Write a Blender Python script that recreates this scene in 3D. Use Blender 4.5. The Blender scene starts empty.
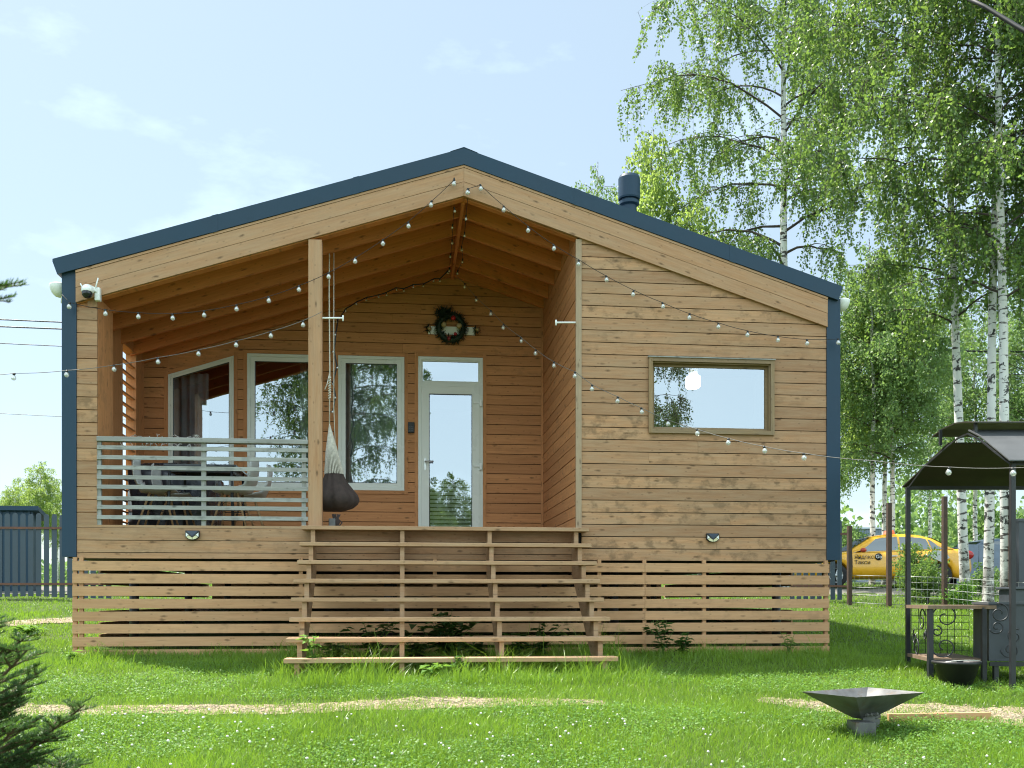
import bpy, math, random
import numpy as np
from mathutils import Vector, Matrix

# ------------------------------------------------------------------ camera, light, exposure
scene = bpy.context.scene
COL = scene.collection
YAW = math.radians(6.11)
SA, CA = math.sin(YAW), math.cos(YAW)
FPX, UC, HOR = 1000.0, 512.0, 600.0

cam_d = bpy.data.cameras.new('camera')
cam_d.sensor_width = 36.0
cam_d.lens = FPX * 36.0 / 1024.0
cam_d.shift_y = (HOR - 384.0) / 1024.0
cam_d.clip_start = 0.05
cam_d.clip_end = 6000
cam = bpy.data.objects.new('camera', cam_d)
COL.objects.link(cam)
cam.location = (0, 0, 0)
cam.rotation_euler = (math.pi / 2, 0, -YAW)
scene.camera = cam
cam_d.dof.use_dof = True
cam_d.dof.focus_distance = 12.0
cam_d.dof.aperture_fstop = 5.6

SUN = Vector((-0.40, 0.33, 1.0)).normalized()
sun_el = math.asin(SUN.z)
sun_az = math.atan2(SUN.x, SUN.y)
world = bpy.data.worlds.new('World')
scene.world = world
world.use_nodes = True
wn, wl = world.node_tree.nodes, world.node_tree.links
for n in list(wn):
    wn.remove(n)
sky = wn.new('ShaderNodeTexSky')
sky.sky_type = 'NISHITA'
sky.sun_disc = False
sky.sun_elevation = sun_el
sky.sun_rotation = sun_az
sky.altitude = 100
sky.air_density = 1.0
sky.dust_density = 1.2
sky.ozone_density = 1.5
tc = wn.new('ShaderNodeTexCoord')
mp = wn.new('ShaderNodeMapping')
mp.inputs['Scale'].default_value = (1.0, 1.0, 2.6)
wl.new(tc.outputs['Generated'], mp.inputs['Vector'])
cn = wn.new('ShaderNodeTexNoise')
cn.inputs['Scale'].default_value = 3.2
cn.inputs['Detail'].default_value = 7
cn.inputs['Roughness'].default_value = 0.58
wl.new(mp.outputs['Vector'], cn.inputs['Vector'])
cr = wn.new('ShaderNodeMapRange')
cr.inputs['From Min'].default_value = 0.54
cr.inputs['From Max'].default_value = 0.78
cr.inputs['To Min'].default_value = 0.0
cr.inputs['To Max'].default_value = 0.95
wl.new(cn.outputs['Fac'], cr.inputs['Value'])
# thin high haze over the whole sky, with brightness added behind the camera to fill the shaded front, with faint clouds in it
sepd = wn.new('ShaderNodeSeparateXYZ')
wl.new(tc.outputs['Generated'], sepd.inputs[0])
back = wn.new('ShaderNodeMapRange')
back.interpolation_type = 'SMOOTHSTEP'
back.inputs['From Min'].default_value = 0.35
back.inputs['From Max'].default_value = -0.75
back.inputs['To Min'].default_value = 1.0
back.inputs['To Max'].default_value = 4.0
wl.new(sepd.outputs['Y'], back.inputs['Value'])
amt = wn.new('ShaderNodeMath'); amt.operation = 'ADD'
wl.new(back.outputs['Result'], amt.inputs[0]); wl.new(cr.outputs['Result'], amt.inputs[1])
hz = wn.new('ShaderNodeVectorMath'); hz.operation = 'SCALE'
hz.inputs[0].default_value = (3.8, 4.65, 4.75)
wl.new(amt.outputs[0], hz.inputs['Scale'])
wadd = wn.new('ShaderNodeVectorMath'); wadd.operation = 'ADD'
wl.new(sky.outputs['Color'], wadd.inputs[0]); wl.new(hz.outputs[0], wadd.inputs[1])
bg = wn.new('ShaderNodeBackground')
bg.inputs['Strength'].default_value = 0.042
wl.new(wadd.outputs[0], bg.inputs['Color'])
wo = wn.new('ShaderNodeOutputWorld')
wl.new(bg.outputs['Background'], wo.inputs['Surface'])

sun_d = bpy.data.lights.new('sun', 'SUN')
sun_d.energy = 5.0
sun_d.angle = math.radians(0.53)
sun_d.color = (1.0, 0.95, 0.86)
sun = bpy.data.objects.new('sun', sun_d)
COL.objects.link(sun)
sun.location = (-8, 8, 20)
sun.rotation_euler = (-SUN).to_track_quat('-Z', 'Y').to_euler()

vs = scene.view_settings
vs.view_transform = 'Standard'
vs.look = 'None'
vs.exposure = 1.35
vs.gamma = 1.0
vs.use_curve_mapping = False
scene.cycles.max_bounces = 8
scene.cycles.transparent_max_bounces = 12
scene.cycles.use_denoising = True
scene.cycles.filter_width = 1.1
scene.cycles.caustics_reflective = False
scene.cycles.caustics_refractive = False

# ------------------------------------------------------------------ helpers
def at(u, v, Y):
    """point on the plane Y seen at picture position (u, v)"""
    t = (u - UC) / FPX
    X = Y * (SA + t * CA) / (CA - t * SA)
    d = X * SA + Y * CA
    return Vector((X, Y, (HOR - v) * d / FPX))

def ld(l, d, z=0.0):
    """point given by its sideways offset and distance along the view"""
    return Vector((l * CA + d * SA, -l * SA + d * CA, z))

def atd(u, v, d):
    return ld((u - UC) / FPX * d, d, (HOR - v) / FPX * d)

GY = [-2000, -6, 0, 4, 6, 7.5, 9, 10, 11.8, 14, 17, 20.8, 28, 40, 60, 3000]
GZ = [-1.75, -1.7, -1.6, -1.34, -1.12, -.97, -.84, -.76, -.64, -.48, -.27, 0.0, .42, .75, .9, .9]
def gz(x, y):
    x = np.asarray(x, float); y = np.asarray(y, float)
    b = np.interp(y, GY, GZ)
    b = b + .018 * np.sin(x * 1.3 + .4 * y) * np.sin(y * 1.1 + .7) + .012 * np.sin(x * 2.9 + 1.2) * np.sin(y * 2.3 - x)
    return b
def g(x, y):
    return float(gz(x, y))

ORIG = {}
def tag(o, label=None, cat=None, group=None, kind=None):
    if label: o['label'] = label
    if cat: o['category'] = cat
    if group: o['group'] = group
    if kind: o['kind'] = kind
    return o

def thing(name, label, cat, loc=(0, 0, 0), rotz=0.0, group=None):
    o = bpy.data.objects.new(name, None)
    o.empty_display_size = 0.2
    COL.objects.link(o)
    o.location = loc
    o.rotation_euler = (0, 0, rotz)
    ORIG[o.name] = Vector(loc)
    return tag(o, label, cat, group)

def copy_tree(o, parent=None):
    c = o.copy()
    COL.objects.link(c)
    if parent is not None:
        c.parent = parent
    for ch in list(o.children):
        copy_tree(ch, c)
    return c

def place(o, loc, rotz=0, scale=1.0, label=None, tilt=(0, 0)):
    o.location = loc
    o.rotation_euler = (tilt[0], tilt[1], rotz)
    o.scale = (scale, scale, scale) if not hasattr(scale, '__len__') else scale
    if label: o['label'] = label
    return o

RND = random.Random(7)

def np_mesh(name, V, F, attr=None, mats=None, smooth=False, mat_idx=None):
    """V (n,3); F list of (m,k) index arrays; attr (n,3)"""
    me = bpy.data.meshes.new(name)
    V = np.asarray(V, np.float32)
    if not isinstance(F, list):
        F = [F]
    F = [np.asarray(f, np.int32) for f in F if len(f)]
    me.vertices.add(len(V))
    me.vertices.foreach_set('co', V.ravel())
    nl = sum(f.size for f in F); nf = sum(len(f) for f in F)
    me.loops.add(nl)
    me.loops.foreach_set('vertex_index', np.concatenate([f.ravel() for f in F]))
    me.polygons.add(nf)
    st, tot, off = [], [], 0
    for f in F:
        k = f.shape[1]
        st.append(off + np.arange(len(f)) * k)
        tot.append(np.full(len(f), k))
        off += f.size
    me.polygons.foreach_set('loop_start', np.concatenate(st).astype(np.int32))
    me.polygons.foreach_set('loop_total', np.concatenate(tot).astype(np.int32))
    if smooth:
        me.polygons.foreach_set('use_smooth', np.ones(nf, bool))
    if attr is not None:
        a = me.attributes.new('wc', 'FLOAT_VECTOR', 'POINT')
        a.data.foreach_set('vector', np.asarray(attr, np.float32).ravel())
    for m in (mats or []):
        me.materials.append(m)
    if mat_idx is not None:
        me.polygons.foreach_set('material_index', np.asarray(mat_idx, np.int32))
    me.update(calc_edges=True)
    me.validate()
    return me

def link_mesh(name, me, parent=None, loc=None):
    o = bpy.data.objects.new(name, me)
    COL.objects.link(o)
    if parent is not None:
        o.parent = parent
    if loc is not None:
        o.location = loc
    return o

class MB:
    """collects shapes, builds them as one mesh"""
    def __init__(self):
        self.v, self.f, self.a, self.sm = [], [], [], []
    def _add(self, pts, faces, attr, smooth=False):
        b = len(self.v)
        self.v += [tuple(p) for p in pts]
        self.a += attr
        for fc in faces:
            self.f.append([b + i for i in fc]); self.sm.append(smooth)
    def obox(self, c, ax, ay, az, hx, hy, hz, rnd=None):
        """box about c with unit axes and half sizes; grain runs along its longest side"""
        c = Vector(c); ax, ay, az = Vector(ax), Vector(ay), Vector(az)
        h = (hx, hy, hz)
        li = max(range(3), key=lambda i: h[i])
        r = RND.random() if rnd is None else rnd
        off = r * 37.0
        pts, at_ = [], []
        for sx in (-1, 1):
            for sy in (-1, 1):
                for sz in (-1, 1):
                    s = (sx * hx, sy * hy, sz * hz)
                    pts.append(c + ax * s[0] + ay * s[1] + az * s[2])
                    at_.append((s[li] + off, sum(s[i] for i in range(3) if i != li), r))
        F = [(0, 1, 3, 2), (4, 6, 7, 5), (0, 4, 5, 1), (2, 3, 7, 6), (0, 2, 6, 4), (1, 5, 7, 3)]
        self._add(pts, F, at_)
    def box(self, x0, x1, y0, y1, z0, z1, rnd=None):
        self.obox(((x0 + x1) / 2, (y0 + y1) / 2, (z0 + z1) / 2), (1, 0, 0), (0, 1, 0), (0, 0, 1),
                  abs(x1 - x0) / 2, abs(y1 - y0) / 2, abs(z1 - z0) / 2, rnd)
    def bar(self, p, q, w, t, up=(0, 0, 1), rnd=None):
        """bar from p to q, w across (horizontal-ish), t along up"""
        p, q = Vector(p), Vector(q)
        d = (q - p); L = d.length; d.normalize()
        up = Vector(up)
        s = d.cross(up)
        if s.length < 1e-4: s = d.cross(Vector((0, 1, 0)))
        s.normalize(); n = s.cross(d)
        self.obox((p + q) / 2, d, s, n, L / 2, w / 2, t / 2, rnd)
    def prism(self, poly, y0, y1, plane='xz', rnd=None):
        """poly of 2d points extruded along the third axis"""
        r = RND.random() if rnd is None else rnd
        n = len(poly)
        def mk(a, b, t):
            return (a, t, b) if plane == 'xz' else ((t, a, b) if plane == 'yz' else (a, b, t))
        pts = [mk(a, b, y0) for a, b in poly] + [mk(a, b, y1) for a, b in poly]
        at_ = [(a + r * 37, b, r) for a, b in poly] * 2
        F = [list(range(n)), list(range(2 * n - 1, n - 1, -1))]
        for i in range(n):
            j = (i + 1) % n
            F.append((i, i + n, j + n, j))
        self._add(pts, F, at_)
    def tube(self, pts, r, n=8, cap=True, smooth=True, rnd=None):
        pts = [Vector(p) for p in pts]
        m = len(pts)
        rs = r if hasattr(r, '__len__') else [r] * m
        rd = RND.random() if rnd is None else rnd
        ref = None; V = []; A = []; L = 0
        for i, p in enumerate(pts):
            t = (pts[min(i + 1, m - 1)] - pts[max(i - 1, 0)])
            if t.length < 1e-9: t = Vector((0, 0, 1))
            t.normalize()
            if ref is None:
                ref = t.cross(Vector((0, 0, 1)) if abs(t.z) < .9 else Vector((1, 0, 0))).normalized()
            else:
                ref = (ref - t * ref.dot(t))
                if ref.length < 1e-6: ref = t.orthogonal()
                ref.normalize()
            b = t.cross(ref)
            if i: L += (p - pts[i - 1]).length
            for k in range(n):
                an = 2 * math.pi * k / n
                V.append(p + (ref * math.cos(an) + b * math.sin(an)) * rs[i])
                A.append((L + rd * 37, an * rs[i], rd))
        F = []
        for i in range(m - 1):
            for k in range(n):
                k2 = (k + 1) % n
                F.append((i * n + k, i * n + k2, (i + 1) * n + k2, (i + 1) * n + k))
        if cap:
            F.append(list(range(n - 1, -1, -1)))
            F.append([(m - 1) * n + k for k in range(n)])
        self._add(V, F, A, smooth)
    def lathe(self, prof, c, n=20, sx=1, sy=1, smooth=True, fold=None):
        """profile of (r, z) about the vertical through c"""
        c = Vector(c); V = []; A = []; F = []
        rd = RND.random()
        for i, (r, z) in enumerate(prof):
            for k in range(n):
                an = 2 * math.pi * k / n
                rr = r * (fold(an, i) if fold else 1)
                V.append((c.x + rr * math.cos(an) * sx, c.y + rr * math.sin(an) * sy, c.z + z))
                A.append((an, z, rd))
        for i in range(len(prof) - 1):
            for k in range(n):
                k2 = (k + 1) % n
                F.append((i * n + k, i * n + k2, (i + 1) * n + k2, (i + 1) * n + k))
        if prof[0][0] > 1e-5: F.append(list(range(n - 1, -1, -1)))
        if prof[-1][0] > 1e-5: F.append([(len(prof) - 1) * n + k for k in range(n)])
        self._add(V, F, A, smooth)
    def ball(self, c, r, n=10, m=7, sz=1.0):
        self.lathe([(max(1e-6, r * math.sin(math.pi * i / m)), -r * sz * math.cos(math.pi * i / m)) for i in range(m + 1)], c, n)
    def grid(self, fn, nu, nv, smooth=True, attr=None):
        V = []; A = []; F = []
        rd = RND.random()
        for i in range(nu + 1):
            for j in range(nv + 1):
                V.append(fn(i / nu, j / nv)); A.append((i / nu, j / nv, rd))
        for i in range(nu):
            for j in range(nv):
                a = i * (nv + 1) + j
                F.append((a, a + nv + 1, a + nv + 2, a + 1))
        self._add(V, F, A, smooth)
    def poly(self, pts):
        r = RND.random()
        self._add(pts, [list(range(len(pts)))], [(p[0], p[2], r) for p in pts])
    def build(self, name, mat, parent=None, local=False, bevel=0.0, label=None, solid=0.0):
        off = Vector((0, 0, 0))
        if parent is not None and not local:
            q = parent
            while q.parent is not None: q = q.parent
            off = ORIG[q.name]
        me = bpy.data.meshes.new(name)
        me.from_pydata([(v[0] - off.x, v[1] - off.y, v[2] - off.z) for v in self.v], [], self.f)
        a = me.attributes.new('wc', 'FLOAT_VECTOR', 'POINT')
        a.data.foreach_set('vector', np.asarray(self.a, np.float32).ravel())
        me.polygons.foreach_set('use_smooth', np.asarray(self.sm, bool))
        me.materials.append(mat)
        me.update()
        o = link_mesh(name, me, parent)
        if bevel:
            m = o.modifiers.new('bevel', 'BEVEL'); m.width = bevel; m.segments = 2; m.limit_method = 'ANGLE'
        if solid:
            m = o.modifiers.new('solid', 'SOLIDIFY'); m.thickness = solid; m.offset = 0
        if label: o['label'] = label
        return o

# ------------------------------------------------------------------ materials
def new_mat(name):
    m = bpy.data.materials.new(name)
    m.use_nodes = True
    nt = m.node_tree
    for n in list(nt.nodes): nt.nodes.remove(n)
    out = nt.nodes.new('ShaderNodeOutputMaterial')
    return m, nt, out

def nd(nt, t, **kw):
    n = nt.nodes.new(t)
    for k, v in kw.items():
        if k in ('data_type', 'operation', 'blend_type', 'noise_dimensions', 'feature', 'distance', 'attribute_name', 'voronoi_dimensions', 'wave_type', 'bands_direction', 'interpolation_type'):
            setattr(n, k, v)
        else:
            n.inputs[k.replace('_', ' ')].default_value = v
    return n

def mixc(nt, fac, a, b, blend='MIX'):
    n = nt.nodes.new('ShaderNodeMix'); n.data_type = 'RGBA'; n.blend_type = blend
    for sock, val in (('Factor', fac), ('A', a), ('B', b)):
        if isinstance(val, (int, float)): n.inputs[sock].default_value = val
        elif isinstance(val, tuple): n.inputs[sock].default_value = (*val, 1) if len(val) == 3 else val
        else: nt.links.new(val, n.inputs[sock])
    return n.outputs['Result']

def math_(nt, op, a, b=None, c=None, clamp=False):
    n = nt.nodes.new('ShaderNodeMath'); n.operation = op; n.use_clamp = clamp
    for i, val in enumerate((a, b, c)):
        if val is None: continue
        if isinstance(val, (int, float)): n.inputs[i].default_value = val
        else: nt.links.new(val, n.inputs[i])
    return n.outputs[0]

def ramp01(nt, x, lo, hi, tlo=0.0, thi=1.0):
    n = nt.nodes.new('ShaderNodeMapRange')
    nt.links.new(x, n.inputs['Value'])
    n.inputs['From Min'].default_value = lo; n.inputs['From Max'].default_value = hi
    n.inputs['To Min'].default_value = tlo; n.inputs['To Max'].default_value = thi
    return n.outputs['Result']

def wood(name, light, dark, knot=(.07, .04, .02), grey=None, grey_amt=0.0, stain=.35, rough=.72, knots=1.0, spread=.25):
    """boards: the wc attribute runs along the grain, across it, and is random per board"""
    m, nt, out = new_mat(name)
    L = nt.links
    at_ = nd(nt, 'ShaderNodeAttribute', attribute_name='wc')
    sp = nd(nt, 'ShaderNodeSeparateXYZ'); L.new(at_.outputs['Vector'], sp.inputs[0])
    al, ac, rd = sp.outputs
    def vec(sx, sy, sr=91.0):
        c = nd(nt, 'ShaderNodeCombineXYZ')
        L.new(math_(nt, 'MULTIPLY', al, sx), c.inputs[0])
        L.new(math_(nt, 'MULTIPLY', ac, sy), c.inputs[1])
        L.new(math_(nt, 'MULTIPLY', rd, sr), c.inputs[2])
        return c.outputs[0]
    # warped grain
    n1 = nd(nt, 'ShaderNodeTexNoise', Scale=1.0, Detail=5.0, Roughness=.6); L.new(vec(2.2, 42), n1.inputs['Vector'])
    n2 = nd(nt, 'ShaderNodeTexNoise', Scale=1.0, Detail=3.0, Roughness=.6); L.new(vec(9, 190), n2.inputs['Vector'])
    n3 = nd(nt, 'ShaderNodeTexNoise', Scale=1.0, Detail=4.0, Roughness=.65); L.new(vec(1.1, 5), n3.inputs['Vector'])
    gr = math_(nt, 'ADD', math_(nt, 'MULTIPLY', n1.outputs['Fac'], .65), math_(nt, 'MULTIPLY', n2.outputs['Fac'], .35))
    col = mixc(nt, ramp01(nt, gr, .32, .68), dark, light)
    # board to board difference
    wn_ = nd(nt, 'ShaderNodeTexWhiteNoise', noise_dimensions='1D'); L.new(math_(nt, 'MULTIPLY', rd, 531.7), wn_.inputs['W'])
    col = mixc(nt, 1.0, col, ramp_rgb(nt, wn_.outputs['Value'], spread), 'MULTIPLY')
    # blotches of weathering, stronger on some boards
    s = ramp01(nt, n3.outputs['Fac'], .5, .72)
    sel = ramp01(nt, wn_.outputs['Value'], .45, .95, .12, 1.0)
    st = math_(nt, 'MULTIPLY', math_(nt, 'MULTIPLY', s, sel), stain, clamp=True)
    col = mixc(nt, st, col, (knot[0] * 2.2, knot[1] * 2.4, knot[2] * 2.6))
    if grey:
        n4 = nd(nt, 'ShaderNodeTexNoise', Scale=1.0, Detail=5.0, Roughness=.7); L.new(vec(1.6, 12, 47), n4.inputs['Vector'])
        col = mixc(nt, math_(nt, 'MULTIPLY', ramp01(nt, n4.outputs['Fac'], .35, .65), grey_amt), col, grey)
    # rows of dark blotches on a few boards
    nb_ = nd(nt, 'ShaderNodeTexNoise', Scale=1.0, Detail=3.0, Roughness=.6); L.new(vec(6.5, 9, 71), nb_.inputs['Vector'])
    bl = math_(nt, 'MULTIPLY', math_(nt, 'MULTIPLY', ramp01(nt, nb_.outputs['Fac'], .50, .66), ramp01(nt, wn_.outputs['Value'], .62, .80)), stain, clamp=True)
    col = mixc(nt, bl, col, (knot[0] * 2.0, knot[1] * 2.2, knot[2] * 2.4))
    # knots
    def vec2(sx, sy, k):
        c = nd(nt, 'ShaderNodeCombineXYZ')
        L.new(math_(nt, 'MULTIPLY', al, sx), c.inputs[0])
        L.new(math_(nt, 'ADD', math_(nt, 'MULTIPLY', ac, sy), math_(nt, 'MULTIPLY', rd, k)), c.inputs[1])
        return c.outputs[0]
    vk = nd(nt, 'ShaderNodeTexVoronoi', voronoi_dimensions='2D', Scale=1.0, Randomness=1.0); L.new(vec2(2.6, 7.0, 53), vk.inputs['Vector'])
    vs_ = nd(nt, 'ShaderNodeSeparateXYZ'); L.new(vk.outputs['Color'], vs_.inputs[0])
    nw = nd(nt, 'ShaderNodeTexNoise', Scale=1.0, Detail=3.0); L.new(vec(26, 55, 13), nw.inputs['Vector'])
    kd = math_(nt, 'ADD', vk.outputs['Distance'], math_(nt, 'MULTIPLY', math_(nt, 'SUBTRACT', nw.outputs['Fac'], .5), .12))
    kn = math_(nt, 'MULTIPLY', ramp01(nt, kd, .12, .03), math_(nt, 'MULTIPLY', ramp01(nt, vs_.outputs[0], .35, .8), knots * .7), clamp=True)
    col = mixc(nt, kn, col, knot)
    vk2 = nd(nt, 'ShaderNodeTexVoronoi', voronoi_dimensions='2D', Scale=1.0, Randomness=1.0); L.new(vec2(4.3, 8.0, 29), vk2.inputs['Vector'])
    kn2 = math_(nt, 'MULTIPLY', ramp01(nt, vk2.outputs['Distance'], .085, .03), knots * .34, clamp=True)
    col = mixc(nt, kn2, col, knot)
    # thin drying cracks
    n5 = nd(nt, 'ShaderNodeTexNoise', Scale=1.0, Detail=2.0); L.new(vec(3.1, 120, 17), n5.inputs['Vector'])
    ck = math_(nt, 'MULTIPLY', ramp01(nt, n5.outputs['Fac'], .70, .76), .6, clamp=True)
    col = mixc(nt, ck, col, knot)
    p = nd(nt, 'ShaderNodeBsdfPrincipled', Roughness=rough); L.new(col, p.inputs['Base Color'])
    p.inputs['Specular IOR Level'].default_value = .25
    b = nd(nt, 'ShaderNodeBump', Strength=.35, Distance=.004); L.new(gr, b.inputs['Height']); L.new(b.outputs[0], p.inputs['Normal'])
    L.new(p.outputs[0], out.inputs[0])
    return m

def ramp_rgb(nt, x, spread):
    """grey multiplier around 1, slightly warm to cool"""
    c = nt.nodes.new('ShaderNodeCombineXYZ')
    nt.links.new(ramp01(nt, x, 0, 1, 1 - spread, 1 + spread * .55), c.inputs[0])
    nt.links.new(ramp01(nt, x, 0, 1, 1 - spread * 1.05, 1 + spread * .6), c.inputs[1])
    nt.links.new(ramp01(nt, x, 0, 1, 1 - spread * .9, 1 + spread * .75), c.inputs[2])
    return c.outputs[0]

def plain(name, col, rough=.5, metal=0.0, var=.12, scale=6.0, bump=0.0, spec=.5, rust=None, coat=0.0):
    m, nt, out = new_mat(name)
    L = nt.links
    tc_ = nd(nt, 'ShaderNodeTexCoord')
    n = nd(nt, 'ShaderNodeTexNoise', Scale=scale, Detail=6.0, Roughness=.62); L.new(tc_.outputs['Object'], n.inputs['Vector'])
    c2 = tuple(max(0, c * (1 - var * 1.6)) for c in col); c1 = tuple(min(1, c * (1 + var)) for c in col)
    cc = mixc(nt, ramp01(nt, n.outputs['Fac'], .3, .7), c2, c1)
    if rust:
        n2 = nd(nt, 'ShaderNodeTexNoise', Scale=scale * 1.7, Detail=7.0, Roughness=.7); L.new(tc_.outputs['Object'], n2.inputs['Vector'])
        cc = mixc(nt, ramp01(nt, n2.outputs['Fac'], .52, .66), cc, rust)
    p = nd(nt, 'ShaderNodeBsdfPrincipled', Metallic=metal)
    p.inputs['Specular IOR Level'].default_value = spec
    p.inputs['Coat Weight'].default_value = coat
    L.new(cc, p.inputs['Base Color'])
    L.new(ramp01(nt, n.outputs['Fac'], .3, .7, max(.02, rough - .1), min(1, rough + .1)), p.inputs['Roughness'])
    if bump:
        b = nd(nt, 'ShaderNodeBump', Strength=bump, Distance=.01); L.new(n.outputs['Fac'], b.inputs['Height']); L.new(b.outputs[0], p.inputs['Normal'])
    L.new(p.outputs[0], out.inputs[0])
    return m

def leafm(name, dark, light, trans, tw=.45, rough=.5, nscale=.6):
    """leaf: colour by the random wc.z and a slow noise through the crown, light passes through"""
    m, nt, out = new_mat(name)
    L = nt.links
    at_ = nd(nt, 'ShaderNodeAttribute', attribute_name='wc')
    sp = nd(nt, 'ShaderNodeSeparateXYZ'); L.new(at_.outputs['Vector'], sp.inputs[0])
    tc_ = nd(nt, 'ShaderNodeTexCoord')
    n = nd(nt, 'ShaderNodeTexNoise', Scale=nscale, Detail=3.0); L.new(tc_.outputs['Object'], n.inputs['Vector'])
    f = math_(nt, 'ADD', math_(nt, 'MULTIPLY', sp.outputs[2], .6), ramp01(nt, n.outputs['Fac'], .3, .7, 0, .4))
    col = mixc(nt, f, dark, light)
    tcol = mixc(nt, f, tuple(c * .75 for c in trans), trans)
    d = nd(nt, 'ShaderNodeBsdfPrincipled', Roughness=rough); L.new(col, d.inputs['Base Color'])
    d.inputs['Specular IOR Level'].default_value = .35
    t = nd(nt, 'ShaderNodeBsdfTranslucent'); L.new(tcol, t.inputs['Color'])
    mx = nd(nt, 'ShaderNodeMixShader', Fac=tw); L.new(d.outputs[0], mx.inputs[1]); L.new(t.outputs[0], mx.inputs[2])
    L.new(mx.outputs[0], out.inputs[0])
    return m

def glassm(name, refl, tint=(.75, .8, .8), gcol=(.9, .95, 1.0), rough=0.0):
    m, nt, out = new_mat(name)
    L = nt.links
    g_ = nd(nt, 'ShaderNodeBsdfGlossy', Roughness=rough); g_.inputs['Color'].default_value = (*gcol, 1)
    t = nd(nt, 'ShaderNodeBsdfTransparent'); t.inputs['Color'].default_value = (*tint, 1)
    tc_ = nd(nt, 'ShaderNodeTexCoord')
    n = nd(nt, 'ShaderNodeTexNoise', Scale=1.3, Detail=2.0); L.new(tc_.outputs['Object'], n.inputs['Vector'])
    b = nd(nt, 'ShaderNodeBump', Strength=.02, Distance=.05); L.new(n.outputs['Fac'], b.inputs['Height']); L.new(b.outputs[0], g_.inputs['Normal'])
    mx = nd(nt, 'ShaderNodeMixShader', Fac=refl); L.new(t.outputs[0], mx.inputs[1]); L.new(g_.outputs[0], mx.inputs[2])
    L.new(mx.outputs[0], out.inputs[0])
    return m

def emit(name, col, s):
    m, nt, out = new_mat(name)
    e = nd(nt, 'ShaderNodeEmission', Strength=s); e.inputs['Color'].default_value = (*col, 1)
    nt.links.new(e.outputs[0], out.inputs[0])
    return m

def birch_bark():
    m, nt, out = new_mat('birch_bark')
    L = nt.links
    at_ = nd(nt, 'ShaderNodeAttribute', attribute_name='wc')
    tc_ = nd(nt, 'ShaderNodeTexCoord')
    sp = nd(nt, 'ShaderNodeSeparateXYZ'); L.new(tc_.outputs['Object'], sp.inputs[0])
    def vec(sx, sz):
        c = nd(nt, 'ShaderNodeCombineXYZ')
        L.new(math_(nt, 'MULTIPLY', sp.outputs[0], sx), c.inputs[0]); L.new(math_(nt, 'MULTIPLY', sp.outputs[1], sx), c.inputs[1]); L.new(math_(nt, 'MULTIPLY', sp.outputs[2], sz), c.inputs[2])
        return c.outputs[0]
    n1 = nd(nt, 'ShaderNodeTexNoise', Scale=1.0, Detail=3.0); L.new(vec(5, 17), n1.inputs['Vector'])
    n2 = nd(nt, 'ShaderNodeTexNoise', Scale=1.0, Detail=4.0, Roughness=.7); L.new(vec(5.5, 5.0), n2.inputs['Vector'])
    n3 = nd(nt, 'ShaderNodeTexNoise', Scale=1.0, Detail=3.0); L.new(vec(2, .9), n3.inputs['Vector'])
    col = mixc(nt, ramp01(nt, n3.outputs['Fac'], .3, .7), (.56, .54, .50), (.67, .66, .64))
    col = mixc(nt, ramp01(nt, n1.outputs['Fac'], .565, .61), col, (.07, .06, .055))
    col = mixc(nt, ramp01(nt, n2.outputs['Fac'], .575, .605), col, (.03, .028, .026))
    # rough dark bark at the foot of the trunk
    foot = math_(nt, 'MULTIPLY', ramp01(nt, sp.outputs[2], 1.5, .15), ramp01(nt, n2.outputs['Fac'], .38, .5), clamp=True)
    col = mixc(nt, foot, col, (.07, .06, .05))
    p = nd(nt, 'ShaderNodeBsdfPrincipled', Roughness=.75); L.new(col, p.inputs['Base Color'])
    b = nd(nt, 'ShaderNodeBump', Strength=.5, Distance=.01); L.new(n2.outputs['Fac'], b.inputs['Height']); L.new(b.outputs[0], p.inputs['Normal'])
    L.new(p.outputs[0], out.inputs[0])
    return m

def ground_mat():
    m, nt, out = new_mat('lawn_soil')
    L = nt.links
    tc_ = nd(nt, 'ShaderNodeTexCoord')
    n1 = nd(nt, 'ShaderNodeTexNoise', Scale=1.1, Detail=6.0, Roughness=.65); L.new(tc_.outputs['Object'], n1.inputs['Vector'])
    n2 = nd(nt, 'ShaderNodeTexNoise', Scale=38.0, Detail=4.0, Roughness=.7); L.new(tc_.outputs['Object'], n2.inputs['Vector'])
    c = mixc(nt, ramp01(nt, n2.outputs['Fac'], .3, .7), (.035, .055, .014), (.085, .13, .03))
    c = mixc(nt, ramp01(nt, n1.outputs['Fac'], .56, .72), c, (.12, .13, .05))
    p = nd(nt, 'ShaderNodeBsdfPrincipled', Roughness=.9); L.new(c, p.inputs['Base Color'])
    p.inputs['Specular IOR Level'].default_value = .15
    b = nd(nt, 'ShaderNodeBump', Strength=.7, Distance=.03); L.new(n2.outputs['Fac'], b.inputs['Height']); L.new(b.outputs[0], p.inputs['Normal'])
    L.new(p.outputs[0], out.inputs[0])
    return m

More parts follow.
